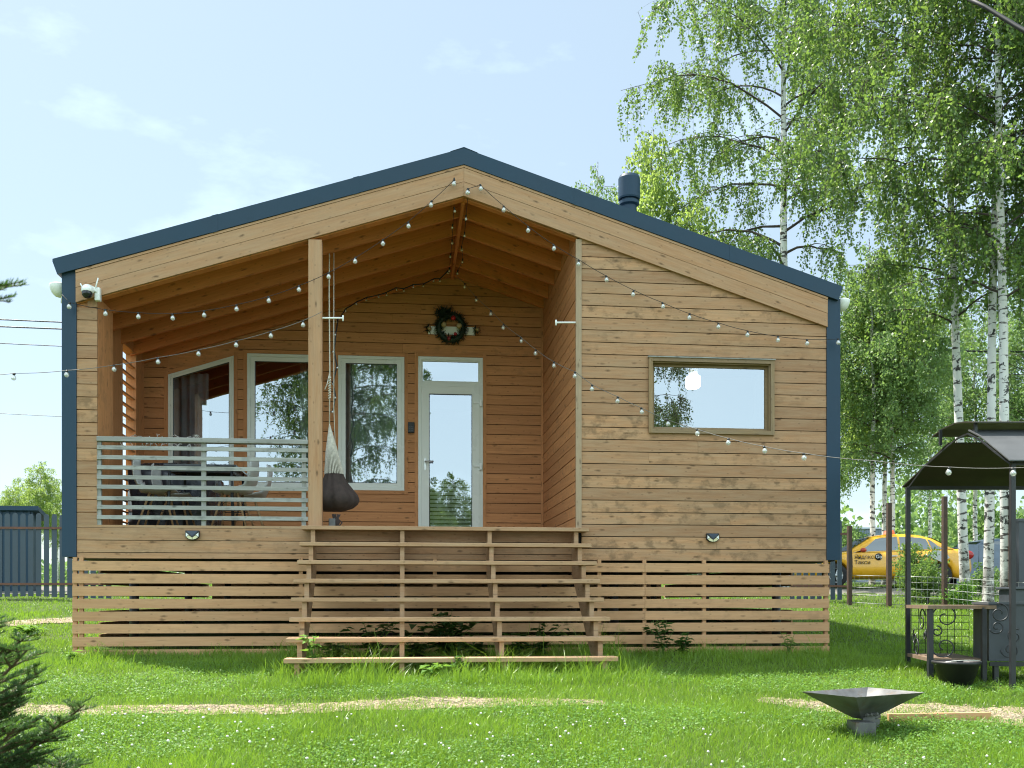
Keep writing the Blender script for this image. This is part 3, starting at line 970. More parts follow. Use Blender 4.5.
# railing
rp = lambda v: at(200, v, Y0 + .03).z
rx0, rx1 = -3.476, px0 - .004
mb = MB()
mb.box(rx0, rx1, Y0 - .035, Y0 + .075, rp(443.3), rp(438.6))
rail = mb.build('porch_railing', M['greywood'], house, bevel=.004)
mb = MB()
for v in (449.3, 459, 469, 478.6, 488.2, 499.5, 508.2, 518.2):
    z = rp(v); mb.box(rx0, rx1, Y0 - .018, Y0 + .004, z - .023, z + .023)
mb.build('rail_slat', M['greywood'], rail)
for u in (99.5, 204, 304):
    mb = MB(); x = at(u, 400, Y0 + .03).x
    mb.box(x - .025, x + .025, Y0 + .0055, Y0 + .05, ZF, rp(443.5))
    mb.build('rail_baluster', M['greywood'], rail)

# front window with a deep brown wood frame
mb = MB()
casing(mb, wx0 + .0, wx1 - .0, wz0, wz1, Y0 - .002, w=.045, d=.035)
mb.box(wx0, wx0 + .012, Y0 - .002, Y0 + .11, wz0, wz1); mb.box(wx1 - .012, wx1, Y0 - .002, Y0 + .11, wz0, wz1)
mb.box(wx0 + .012, wx1 - .012, Y0 - .002, Y0 + .11, wz1 - .014, wz1); mb.box(wx0 + .012, wx1 - .012, Y0 - .002, Y0 + .11, wz0, wz0 + .012)
win = mb.build('front_window', M['winwood'], house)
mb = MB(); inn = poly_frame(mb, rect(wx0 + .013, wx1 - .013, wz0 + .013, wz1 - .015), .030, Y0 + .06, Y0 + .10)
mb.build('sash', M['winwood'], win)
mb = MB(); mb.poly([(a, Y0 + .075, b) for a, b in inn]); mb.build('pane', M['glass'], win)
mb = MB(); mb.box(wx0 - .055, wx1 + .055, Y0 - .05, Y0 - .001, wz1 + .0455, wz1 + .058); mb.build('drip_cap', M['greywood'], win)

# rooms behind the glass
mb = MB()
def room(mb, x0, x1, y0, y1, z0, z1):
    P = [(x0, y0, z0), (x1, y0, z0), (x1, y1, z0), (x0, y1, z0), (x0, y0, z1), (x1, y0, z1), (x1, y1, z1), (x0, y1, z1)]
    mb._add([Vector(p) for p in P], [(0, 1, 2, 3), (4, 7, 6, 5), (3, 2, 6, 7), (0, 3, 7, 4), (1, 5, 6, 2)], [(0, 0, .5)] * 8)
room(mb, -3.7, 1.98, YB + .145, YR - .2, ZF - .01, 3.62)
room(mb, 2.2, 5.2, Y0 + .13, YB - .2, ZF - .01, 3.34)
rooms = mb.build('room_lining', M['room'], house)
def drape(x0, x1, y, z0, z1, mat, name='curtain', waves=8, dep=.03):
    m = MB(); m.grid(lambda a, b: Vector((x0 + (x1 - x0) * a, y + dep * math.sin(a * waves * 6.283) * (.6 + .4 * b), z0 + (z1 - z0) * b)), waves * 8, 3)
    m.build(name, mat, house)
drape(W1[0] - .05, W1[0] + .52, YB + .24, ZF, 3.3, M['curtain'], waves=5)
drape(W2[1] - .25, W2[1] + .2, YB + .25, ZF, 3.5, M['curtain'], waves=4)
drape(W3[0] - .1, W3[1] + .1, YB + .25, ZF, 3.5, M['sheer'], name='sheer_curtain', waves=9)
mb = MB()
for k in range(14):
    z = ZF + .06 + k * .06
    mb.obox(((DR[0] + DR[1]) / 2, YB + .06, z), (1, 0, 0), (0, .5, -.86), (0, .86, .5), .3, .022, .001)
mb.build('door_blind', M['pvc'], door)
# lit ceiling lamp in the right room
lp = at(693, 380, 13.7)
mb = MB(); mb.box(lp.x - .085, lp.x + .085, lp.y - .085, lp.y + .085, lp.z - .115, lp.z + .055)
lampo = mb.build('ceiling_lamp', emit('lamp_glow', (1.0, .93, .82), 11.0), house, bevel=.02)
mb = MB(); mb.box(lp.x - .05, lp.x + .05, lp.y - .05, lp.y + .05, lp.z + .056, 3.339); mb.build('lamp_stem', M['white'], lampo)

# skirting of spaced boards, all round
YS = Y0 - .045
sk = MB(); vz = lambda v: at(450, v, YS).z
sx0, sx1 = -3.735, 5.165
jx = at(645, 600, YS).x
rows = [(571.6, 562.3), (583.9, 574.6), (596, 586.8), (608.2, 599), (620.3, 611.2), (632.3, 623.3), (644.8, 635.7), (657.5, 648)]
for b, t in rows:
    sk.box(sx0, jx - .002, YS, YS + .022, vz(b), vz(t)); sk.box(jx + .002, sx1, YS, YS + .022, vz(b), vz(t))
skirt = sk.build('skirting', M['skirt'], house)
for x in (sx0 + .09, sx0 + .02, -1.2, .35, jx, jx - .55, 3.6, sx1 - .03):
    mb = MB(); mb.box(x - .022, x + .022, YS + .0225, YS + .065, -.72, Z0 + .01)
    mb.build('skirting_batten', M['skirt'], skirt)
mb = MB()
for b, t in rows:
    mb.box(sx1 - .03, sx1 - .008, 12.9, YR, vz(b), vz(t)); 
    mb.box(sx0 + .008, sx0 + .03, 12.7, YR, vz(b), vz(t)); mb.box(sx0 + .1, sx1 - .1, YR - .05, YR - .02, vz(b), min(Z0, vz(t) + .045))
mb.build('skirting_return', M['skirt'], skirt)
for x in (-3.2, -.2, 2.6, 4.7):
    for y in (12.3, 15.3, 18.6):
        mb = MB(); mb.tube([(x, y, g(x, y) - .2), (x, y, Z0)], .055, 10); mb.build('pile', M['black'], house)

# ------------------------------------------------------------------ steps
steps = thing('porch_steps', 'wide open wooden steps of eight plank treads leading up to the porch', 'steps', (.48, 10.7, g(.48, 10.7)))
ST = [(1.0, 526.6), (2, 542.6), (3, 560.6), (4, 579), (5, 597.6), (6, 617.2), (7, 637.5), (8, 657.9)]
tr = []
for i, (_, v) in enumerate(ST):
    Yt = 11.545 - i * .243
    z = at(450, v, Yt).z
    tr.append((Yt, z))
    mb = MB()
    mb.box(-1.175 + RND.uniform(-.012, .012), 2.135 + RND.uniform(-.012, .012), Yt, Yt + (.23 if i else .235), z - .045, z)
    mb.build('tread', M['steps'], steps, bevel=.006)
for X in (-1.045, -.03, .98, 2.0):
    poly = []
    for i, (Yt, z) in enumerate(tr):
        yb = Yt + .235
        poly.append((yb if i == 0 else tr[i - 1][0] + .045, z - .0455)); poly.append((Yt + .045, z - .0455))
    yl = tr[-1][0] + .045
    bot = [(yl, g(X, yl) - .12), (yl + .26, g(X, yl + .26) - .12), (11.78, tr[2][1] - .12)]
    poly = poly + bot
    mb = MB(); mb.prism(poly, X - .024, X + .024, plane='yz')
    mb.build('stringer', M['steps'], steps)
# ------------------------------------------------------------------ string lights
def string_lights(label, pts, sag=.03, drop=.05, r=.0036, bulbs=None, mat='cablew', br=.027, origin=None):
    """cable through pts (world points of the bulbs), a bulb hanging under each; bulbs: which points carry one"""
    o0 = Vector(pts[0])
    t = thing('string_lights', label, 'string lights', o0, group='strings of clear bulbs on the house')
    up = Vector((0, 0, drop))
    path = []
    for a, b in zip(pts[:-1], pts[1:]):
        a = Vector(a) + up; b = Vector(b) + up
        L = (b - a).length
        for k in range(5):
            s = k / 5
            p = a.lerp(b, s); p.z -= sag * L * 4 * s * (1 - s) * .5
            path.append(p)
    path.append(Vector(pts[-1]) + up)
    mb = MB(); mb.tube(path, r, 5); mb.build('cable', M[mat], t)
    for i, p in enumerate(pts):
        if bulbs is not None and i not in bulbs: continue
        p = Vector(p)
        sw = Vector((RND.uniform(-.012, .012), RND.uniform(-.01, .01), 0))
        mb = MB(); q = p + sw
        mb.lathe([(1e-6, -br), (br * .5, -br * .87), (br * .87, -br * .5), (br, 0), (br * .87, br * .5), (br * .55, br * .9), (br * .45, br * 1.15)], q, 10)
        b = mb.build('light_bulb', M['bulb'], t)
        mb = MB(); mb.tube([q + Vector((0, 0, br * 1.1)), p + up], [br * .52, br * .5], 8)
        mb.build('socket', M['blacksoft'], b)
    return t

YA = 11.70
A = [(454, 182), (432, 203), (408, 224), (383, 242), (356, 259.5), (328.5, 275), (299, 288), (268, 299), (236, 307), (204, 313), (172, 316), (138, 315), (105, 312), (70, 305)]
string_lights('string of bulbs sagging from the gable peak to the top left porch corner', [at(u, v + 2, YA) for u, v in A] + [at(62, 299, 11.76)], bulbs=range(len(A)), mat='cable')
B = [(468, 193), (480, 189), (503.6, 210), (528, 230.5), (553, 248.5), (579, 264), (606, 280), (634, 294.5), (662, 306.5), (690, 318), (718.5, 327), (748, 335), (778, 340.5), (807, 343.5), (838, 343)]
string_lights('string of bulbs running from the gable peak across the boards above the front window', [at(u, v, YA) for u, v in B], bulbs=range(len(B)), mat='cable')
Cc = [(-12, 380), (14.5, 378), (67, 375), (114, 369.5), (157, 362), (199.5, 354), (237, 345), (270, 336), (303, 325), (322, 316)]
Yc = [10.9, 11.0, 11.45, 11.7, 11.7, 11.7, 11.7, 11.7, 11.7, 11.72]
string_lights('string of bulbs from the porch post past the left house corner at railing top height', [at(u, v, y) for (u, v), y in zip(Cc, Yc)], bulbs=range(1, 9), mat='cablew')
def on_line(u, v, p, q):
    t = (u - UC) / FPX
    ax, ay = SA + t * CA, CA - t * SA      # X = k*ax, Y = k*ay
    dx, dy = q[0] - p[0], q[1] - p[1]
    k = (p[0] * dy - p[1] * dx) / (ax * dy - ay * dx)
    return at(u, v, k * ay)
hook = at(575.5, 376, 11.70)
P0 = at(456, 279, 14.55)
D1 = [(465, 287), (476, 300.5), (491, 314), (504, 328), (521, 341), (536, 353.5), (554, 366)]
P1 = ld(.53 * 8.8, 8.8)
D2 = [(592.5, 389), (618, 401), (641, 412), (667, 424), (696.6, 433.5), (728.5, 443), (763.6, 451), (803, 458), (950, 472.5), (1012, 473.5)]
pd = [P0] + [on_line(u, v, P0, hook) for u, v in D1] + [hook] + [on_line(u, v, hook, P1) for u, v in D2[:8]] + [on_line(875, 466, hook, P1)] + [on_line(u, v, hook, P1) for u, v in D2[8:]] + [on_line(1060, 470, hook, P1)]
string_lights('string of bulbs from the porch ridge past the front window to the barbecue canopy', pd, bulbs=list(range(1, 17)) + [18, 19], mat='cablew')
E1 = [(454, 182, 11.70), (454, 211, 11.95), (453, 228, 12.5), (452, 243, 13.0), (451, 257, 13.6), (449.5, 271, 14.3)]
string_lights('left of two short strings of dark bulbs along the porch ridge', [at(*p) for p in E1], mat='cable', br=.018)
E2 = [(468.5, 193, 11.70), (466, 219, 12.0), (464.7, 236, 12.55), (461.5, 250, 13.1), (463, 262, 13.7), (458, 273.5, 14.4)]
string_lights('right of two short strings of dark bulbs along the porch ridge', [at(*p) for p in E2], mat='cable', br=.018)
Fg = [(448, 273, 14.5), (440, 281, 14.5), (434, 281, 14.5), (424, 286, 14.5), (413, 287, 14.5), (404, 291, 14.5), (396, 290, 14.5), (386, 295, 14.5), (379, 297, 14.45), (366, 300, 14.4), (357, 304, 14.2), (346, 311, 13.9), (338, 322, 13.2), (336, 335, 12.75)]
string_lights('dark garland of small bulbs draped under the porch roof towards the hammock rope', [at(*p) for p in Fg], mat='cable', br=.016, r=.009, drop=.035)
hk = [(336, 335), (334, 352), (337, 368), (333, 384), (335.5, 398), (333, 412)]
string_lights('tangled end of dark bulbs hanging straight down beside the hammock rope', [at(u, v, 12.72) for u, v in hk], mat='cable', br=.015, r=.010, drop=.02)

for nm, (ua, ub), v, Y, lab in (('wire_anchor', (322.5, 343), 318, 11.75, 'pale steel wire anchor rod on the porch post beside the hammock rope'),
                           ('wire_anchor', (556, 575.5), 322.5, 11.75, 'pale steel wire anchor rod on the porch side wall corner')):
    a, b = at(ua, v, Y), at(ub, v, Y)
    t = thing(nm, lab, 'anchor', a, group='wire anchor rods')
    mb = MB(); mb.tube([a, b], .011, 8); mb.build('rod', M['white'], t)
    mb = MB()
    c = b if ua < 400 else a
    mb.tube([c + Vector((0, 0, -.035)), c + Vector((0, 0, .03))], .010, 8); mb.build('end_plate', M['white'], t)

# ------------------------------------------------------------------ wreath, camera, lamps
wc_ = at(451, 328, YB - .05)
bd = thing('wreath_board', 'white painted plank above the door behind the dark wreath', 'plank', at(451, 331, YB))
mb = MB(); mb.box(at(428, 331, YB).x, at(475, 331, YB).x, YB - .024, YB - .002, at(451, 335, YB).z, at(451, 327, YB).z); mb.build('plank', M['white'], bd, bevel=.003)
for u in (428, 476):
    mb = MB(); c = at(u, 330 if u > 450 else 329, YB - .045)
    for k in range(26):
        d = Vector((RND.gauss(0, 1), RND.gauss(0, .5), RND.gauss(0, 1))).normalized()
        mb.bar(c, c + d * RND.uniform(.04, .09), .012, .004)
    sp = mb.build('fir_sprig', M['firdark'], bd)
    mb = MB(); mb.ball(c + Vector((.02, -.03, 0)), .032); mb.build('bauble', plain('gold_bauble', (.42, .33, .16), rough=.3, metal=.6), sp)
wr = thing('door_wreath', 'dark green fir wreath with a red bauble hung above the door', 'wreath', wc_)
mb = MB()
R = .180
mb.tube([wc_ + Vector((R * math.cos(a), -.01, R * math.sin(a))) for a in np.linspace(0, 2 * math.pi, 33)], .040, 6, cap=False)
for k in range(900):
    a = RND.uniform(0, 6.283); c = wc_ + Vector((R * math.cos(a), -.01, R * math.sin(a)))
    d = Vector((RND.gauss(0, 1) + .4 * math.cos(a), RND.gauss(-.3, .7), RND.gauss(0, 1) + .4 * math.sin(a))).normalized()
    mb.bar(c + d * .02, c + d * RND.uniform(.05, .10), .007, .003)
for k in range(260):   # loose bow of branches at the top left
    c = wc_ + Vector((RND.uniform(-.17, -.02), -.03, RND.uniform(.15, .25)))
    d = Vector((RND.gauss(0, 1), RND.gauss(-.2, .5), RND.gauss(.3, 1))).normalized()
    mb.bar(c, c + d * RND.uniform(.05, .11), .008, .003)
mb.build('fir_ring', M['firdark'], wr)
for (dx, dz_, cc, rr) in ((.03, .13, (.45, .02, .03), .036), (-.105, .03, (.38, .31, .17), .042), (.115, .02, (.38, .31, .17), .042), (.06, -.10, (.35, .02, .03), .026), (-.03, -.17, (.25, .02, .03), .03)):
    mb = MB(); mb.ball(wc_ + Vector((dx, -.06, dz_)), rr); mb.build('bauble', plain('bauble_colour', cc, rough=.2), wr)

# security camera
c = at(87.5, 291, 11.66)
t = thing('security_camera', 'white dome security camera with two stub aerials on the left gable corner', 'camera', c)
mb = MB(); mb.box(c.x + .06, c.x + .12, 11.70, 11.775, c.z - .09, c.z + .06); mb.bar(c + Vector((.09, .06, .02)), c + Vector((0, 0, .05)), .05, .05); mb.build('bracket', M['white'], t, bevel=.01)
mb = MB(); mb.lathe([(.060, -.02), (.068, .0), (.064, .03), (.048, .058), (.02, .072), (1e-6, .075)], c, 20); mb.build('housing', M['white'], t)
mb = MB(); mb.ball(c + Vector((0, -.012, -.03)), .058, 16, 10); mb.build('lens_dome', plain('smoked_dome', (.01, .012, .016), rough=.08), t)
for dx, tilt in ((.075, .35), (-.055, -.35)):
    mb = MB(); p = c + Vector((dx, .03, .03)); mb.tube([p, p + Vector((tilt * .09, 0, .13 if dx > 0 else .06))], .008, 8); mb.build('aerial', M['white'], t)

# bowl lamps on the house sides
for u, v, s, lab in ((56.5, 292, -1, 'white bowl shaped wall lamp under the left eave'), (842.0, 307, 1, 'white bowl shaped wall lamp under the right eave')):
    Yl = 11.95
    c = at(u, v, Yl)
    xw = XL if s < 0 else XRR
    c.x = xw + s * .075
    t = thing('wall_lamp', lab, 'lamp', (xw, Yl, c.z), group='bowl lamps under the eaves')
    mb = MB()
    mb.lathe([(.115, .07), (.118, .058), (.110, .02), (.09, -.025), (.055, -.06), (.02, -.072), (1e-6, -.074)], (xw + s * .07, Yl, c.z + .01), 24)
    mb.build('bowl', M['white'], t)
    mb = MB(); mb.tube([(xw + s * .01, Yl, c.z - .02), (xw + s * .03, Yl, c.z - .13)], [.05, .035], 12); mb.build('bracket', M['whitec'], t)

# solar step lights
for u, v, lab in ((193, 535.5, 'small black solar wall light on the board under the porch railing'), (712, 538, 'small black solar wall light on the boards below the front window')):
    c = at(u, v, Y0)
    t = thing('solar_light', lab, 'solar light', c, group='solar wall lights')
    w, h = .078, .055
    mb = MB()
    out = [(-w, h), (w, h), (w, -h * .35), (w * .55, -h * .85), (0, -h), (-w * .55, -h * .85), (-w, -h * .35)]
    mb.prism([(c.x + a, c.z + b) for a, b in out], Y0 - .045, Y0 - .001); body = mb.build('housing', M['blacksoft'], t, bevel=.006)
    mb = MB()
    mb.prism([(c.x - w * .8, c.z + h * .86), (c.x + w * .8, c.z + h * .86), (c.x + w * .62, c.z + h * .55), (c.x, c.z - h * .25), (c.x - w * .62, c.z + h * .55)], Y0 - .050, Y0 - .0455)
    mb.build('solar_panel', plain('solar_cell', (.02, .035, .07), rough=.15), t)
    for s in (-1, 1):
        mb = MB(); mb.prism([(c.x + s * w * .9, c.z + h * .55), (c.x + s * w * .5, c.z + h * .1), (c.x + s * w * .9, c.z - h * .3)][::s], Y0 - .049, Y0 - .0456); mb.build('reflector', M['white'], t)
        mb = MB(); mb.prism([(c.x + s * w * .85, c.z - h * .36), (c.x + s * w * .5, c.z - h * .02), (c.x + s * w * .05, c.z - h * .45), (c.x + s * w * .05, c.z - h * .88), (c.x + s * w * .5, c.z - h * .72)][::s], Y0 - .048, Y0 - .0457); mb.build('lens', plain('yellowed_lens', (.60, .56, .34), rough=.3), t)

# ------------------------------------------------------------------ hanging hammock chair
hx, hy = -.80, 12.42
htop = zroof(hx, TH + .37)
zk = at(329, 424, hy).z
t = thing('hammock_chair', 'dark canvas hammock chair hanging from white cords beside the porch post', 'hammock chair', (hx, hy, at(335, 512, hy).z))
xk = at(329.5, 420, hy).x
mb = MB()
mb.tube([(xk, hy, htop + .1), (xk - .004, hy, htop - .5), (xk + .004, hy, zk + .6), (xk, hy, zk)], .0085, 6)
mb.tube([(xk + .05, hy + .03, htop + .1), (xk + .05, hy + .03, zk + .2), (xk + .07, hy + .04, zk - .35)], .006, 6)
for k in range(9):
    z = zk + .55 - k * .03
    mb.tube([(xk - .015, hy - .01, z), (xk + .015, hy - .014, z + .015), (xk + .01, hy + .014, z + .03)], .008, 5)
mb.tube([(xk, hy, zk + .62), (xk - .03, hy - .01, zk + .48), (xk - .055, hy - .01, zk + .42)], .006, 5)
mb.build('rope', M['rope'], t)
bz0 = at(343, 511.5, hy).z; bz1 = at(343, 470, hy).z
bcx = at(334, 500, hy).x
mb = MB()
for k in range(34):
    a = k / 34 * 6.283
    rr = .112
    e_ = Vector((bcx + rr * math.cos(a), hy + rr * math.sin(a), bz0 + .455))
    s_ = Vector((xk, hy, zk))
    mid = s_.lerp(e_, .5) + Vector((.012 * math.cos(a), .012 * math.sin(a), -.02))
    mb.tube([s_, mid, e_], .0065, 4, cap=False)
mb.build('fan_cord', M['rope'], t)
mb = MB()
def fold(an, i):
    k = 1 - i / 9
    return 1 + .045 * math.sin(an * 13 + i * .3) * (1 if i > 2 else .4) + .04 * math.sin(an * 5 + 1)
hb = bz1 - bz0
mb.lathe([(1e-6, 0), (.14, .010), (.22, .04), (.270, .09), (.290, .14), (.270, .20), (.225, .26), (.18, .32), (.14, .38), (.115, .44), (.105, .47), (.095, .465)], (bcx, hy, bz0), 72, sx=1.0, sy=.95, fold=fold)
sl = mb.build('canvas_seat', M['hamm'], t)
# dangling fringe and clamp at the floor
c = at(333, 519, 12.0)
t = thing('floor_clamp', 'small dark clamp with tassels at the foot of the porch post', 'clamp', (c.x, 12.0, ZF))
mb = MB(); mb.box(c.x - .05, c.x + .03, 11.97, 12.05, ZF, ZF + .11); mb.build('clamp_body', M['steel'], t, bevel=.01)
mb = MB()
for k in range(12):
    mb.tube([(c.x + .02 + RND.uniform(-.03, .07), 12.0, ZF + .16), (c.x + .03 + RND.uniform(-.04, .08), 12.0, ZF + .06), (c.x + .03 + RND.uniform(-.04, .08), 12.0, ZF + .003)], .008, 4)
mb.build('tassel', M['hamm'], t)

# ------------------------------------------------------------------ porch table and chairs
TX, TY = -2.43, 12.72
t = thing('porch_table', 'dark square table with black legs on the porch behind the railing', 'table', (TX, TY, ZF))
mb = MB(); mb.box(TX - .42, TX + .42, TY - .48, TY + .48, ZF + .735, ZF + .765); mb.build('tabletop', plain('dark_top', (.03, .033, .04), rough=.2), t, bevel=.006)
for sx in (-1, 1):
    for sy in (-1, 1):
        mb = MB(); mb.tube([(TX + sx * .36, TY + sy * .42, ZF + .735), (TX + sx * .38, TY + sy * .44, ZF)], .018, 10); mb.build('leg', M['black'], t)
mb = MB()
for sy in (-1, 1): mb.box(TX - .36, TX + .36, TY + sy * .42 - .01, TY + sy * .42 + .01, ZF + .675, ZF + .734)
for sx in (-1, 1): mb.box(TX + sx * .36 - .01, TX + sx * .36 + .01, TY - .4, TY + .4, ZF + .675, ZF + .734)
mb.build('apron', M['black'], t)

shell_m = plain('pale_grey_shell', (.50, .51, .50), rough=.45, var=.06)
ch_wood = wood('beech_leg', (.42, .26, .13), (.32, .19, .09), stain=.1)
def make_chair():
    t = thing('shell_chair', 'x', 'chair', (0, 0, 0), group='pale shell chairs round the porch table')
    def shell(a, b):
        # a runs from the seat front to the top of the back, b across
        w = .22 + .025 * math.sin(a * 3.1)
        y = (b - .5) * 2
        if a < .5:
            s = a / .5
            x = .23 - .42 * s; z = .44 - .025 * math.sin(s * 3.14) + .012 * (1 - s)
        else:
            s = (a - .5) / .5
            x = -.19 - .10 * s - .03 * math.sin(s * 3.14); z = .44 + .40 * s
            w *= 1 - .30 * s * s
        z += .055 * y * y * (1.0 if a < .62 else .3) * (.6 + .8 * min(1, a * 2)); x += .07 * y * y * (max(0, a - .4) * 1.5)
        return Vector((x, y * w, z))
    mb = MB(); mb.grid(shell, 22, 10); s = mb.build('seat_shell', shell_m, t, local=True, solid=.012)
    for sx in (-1, 1):
        for sy in (-1, 1):
            mb = MB(); mb.tube([(.02 + sx * .09, sy * .10, .425), (.01 + sx * .21, sy * .21, 0)], [.016, .011], 10); mb.build('leg', ch_wood, t, local=True)
    mb = MB()
    for sx in (-1, 1):
        mb.tube([(.02 + sx * .14, .145, .22), (.02 + sx * .11, -.12, .36)], .005, 6); mb.tube([(.02 + sx * .14, -.145, .22), (.02 + sx * .11, .12, .36)], .005, 6)
    for sy in (-1, 1): mb.tube([(.15, sy * .145, .22), (-.12, sy * .145, .22)], .005, 6)
    mb.build('brace', M['black'], t, local=True)
    return t
ch0 = make_chair()
CH = [(-2.96, 12.42, .05, 'pale shell chair nearest the railing, on the left side of the porch table'),
      (-2.90, 13.10, -.05, 'pale shell chair farther from the railing, on the left side of the porch table'),
      (-2.06, 12.42, math.pi - .10, 'pale shell chair nearest the railing, on the right side of the porch table'),
      (-1.98, 13.06, math.pi + .10, 'pale shell chair farther from the railing, on the right side of the porch table')]
for i, (x, y, a, lab) in enumerate(CH):
    o = ch0 if i == 0 else copy_tree(ch0)
    place(o, (x, y, ZF), a, label=lab)
# covered garden seat by the louvred screen
t = thing('covered_sofa', 'garden sofa wrapped in a dark shiny cover against the left end of the porch', 'sofa', (-3.08, 14.0, ZF))
def cover(a, b):
    an = a * 2 * math.pi
    c_, s_ = math.cos(an), math.sin(an)
    k = (abs(c_) ** 5 + abs(s_) ** 5) ** (-.2)
    h = b
    r = 1.0 if h < .85 else math.sqrt(max(0, 1 - ((h - .85) / .15) ** 2)) * .9 + .1 * (1 - (h - .85) / .15)
    wob = 1 + .022 * math.sin(an * 17 + h * 6) + .015 * math.sin(an * 7 - h * 9)
    zt = 1.0 - .10 * (c_ * k + 1) / 2
    z = h * zt + .012 * math.sin(an * 9 + h * 5)
    return Vector((-3.08 + .56 * k * c_ * r * wob, 14.0 + .52 * k * s_ * r * wob, ZF + z + .0))
mb = MB(); mb.grid(cover, 96, 22)
mb.build('cover', plain('shiny_tarpaulin', (.042, .046, .062), rough=.28, var=.3, scale=7, bump=.5), t)
mb = MB()
for dx in (-.4, .4):
    for dy in (-.35, .35): mb.tube([(-3.08 + dx, 14.0 + dy, ZF + .1), (-3.08 + dx, 14.0 + dy, ZF)], .03, 8)
mb.build('foot', M['black'], t)
mb = MB()
for k in range(60):
    u0_ = RND.uniform(122, 200); 
    p = at(u0_, RND.uniform(436, 446), 13.46); q = p + Vector((RND.uniform(-.09, .09), -.01, RND.uniform(-.08, .06)))
    mb.tube([p, (p + q) / 2 + Vector((0, -.02, .02)), q], .005, 4)
mb.build('film_glint', M['white'], t)  # white threads stand in for glints on the crinkled plastic wrap

# ------------------------------------------------------------------ fire bowl
fc = atd(865, 692, 7.55)
fg = g(fc.x, fc.y)
t = thing('fire_bowl', 'dark steel square fire bowl shaped like a shallow upturned pyramid on the lawn', 'fire pit', (fc.x, fc.y, fg))
rim = [atd(801.5, 692.3, 7.55), atd(856, 697.8, 7.12), atd(925, 691.8, 7.5), atd(868, 686.8, 7.95)]
zc = sum(p.z for p in rim) / 4
rim = [Vector((p.x, p.y, zc)) for p in rim]
cen = sum(rim, Vector()) / 4
bot = [cen + (p - cen) * .16 + Vector((0, 0, -.195)) for p in rim]
mb = MB()
th = .008
inr = [cen + (p - cen) * .985 + Vector((0, 0, .0)) for p in rim]; inb = [b + Vector((0, 0, th)) for b in bot]
V = rim + bot + inr + inb
F = [(4, 5, 6, 7), (15, 14, 13, 12)]
for i in range(4):
    j = (i + 1) % 4
    F += [(i, j, 4 + j, 4 + i), (8 + i, 12 + i, 12 + j, 8 + j), (i, 8 + i, 8 + j, j)]
mb._add(V, F, [(v.x, v.z, .5) for v in V]); mb.build('bowl', M['steel'], t)
mb = MB()
bz = cen.z - .185
cx_, cy_ = cen.x, cen.y
mb.obox((cx_ + .02, cy_ - .05, (bz + fg) / 2), (CA, -SA, 0), (SA, CA, 0), (0, 0, 1), .045, .02, (bz - fg) / 2 + .03)
mb.build('stand_leg', M['steel'], t)
mb = MB()
p = [(cx_ + .11, cy_, bz + .09), (cx_ + .115, cy_, fg + .10), (cx_ + .10, cy_, fg + .04), (cx_ + .05, cy_, fg + .01)]
for a, b in zip(p[:-1], p[1:]): mb.bar(a, b, .045, .02, up=(0, 1, 0))
mb.build('stand_hook', M['steel'], t)
mb = MB(); mb.obox((cx_ - .06, cy_ - .1, fg + .045), (CA, -SA, 0), (SA, CA, 0), (0, 0, 1), .075, .10, .05); mb.build('stand_base', M['steel'], t, bevel=.004)
mb = MB()
for k in range(80):
    a = RND.uniform(0, 6.283); r = .10 * math.sqrt(RND.random())
    mb.ball(Vector((cen.x + r * math.cos(a), cen.y + r * math.sin(a), cen.z - .17 + .10 * r)), RND.uniform(.008, .02), 5, 4)
mb.build('ash', plain('ash_and_char', (.16, .155, .15), rough=1, var=.5, scale=30), t)

# board edging the gravel
a = atd(888, 711.5, 7.9); b = atd(990, 711, 8.0)
t = thing('edging_board', 'low timber board edging the gravel beside the fire bowl', 'board', (a.x, a.y, g(a.x, a.y)))
mb = MB(); a.z = g(a.x, a.y) + .03; b.z = g(b.x, b.y) + .03; mb.bar(a, b, .035, .07); mb.build('plank', M['skirt'], t, bevel=.004)

# ------------------------------------------------------------------ barbecue canopy
SH = thing('barbecue_canopy', 'dark metal barbecue shelter with a two tier brown canopy, side table and scrollwork', 'barbecue shelter', ld(4.9, 9.7, g(5.9, 9.2)))
md = lambda d: 9.45 + (d - 8.75) * .805
dA, dB = md(10.8), md(8.75)
lA, lB = .396 * dA, .5005 * dB
L2 = 6.6
eA, eB = 1.225, 1.225
zb = lambda l, d: g(ld(l, d).x, ld(l, d).y)
def post(l, d, z1, z0=None, w=.045, name='post', parent=SH, mat='black'):
    mb = MB(); p = ld(l, d); z0 = zb(l, d) - .05 if z0 is None else z0
    mb.obox((p.x, p.y, (z0 + z1) / 2), (CA, -SA, 0), (SA, CA, 0), (0, 0, 1), w / 2, w / 2, (z1 - z0) / 2)
    return mb.build(name, M[mat], parent, bevel=.003)
for l, d in ((lA, dA), (lB, dB), (L2, dA), (L2, dB)): post(l, d, .1125 * dA if d == dA else .1375 * dB)
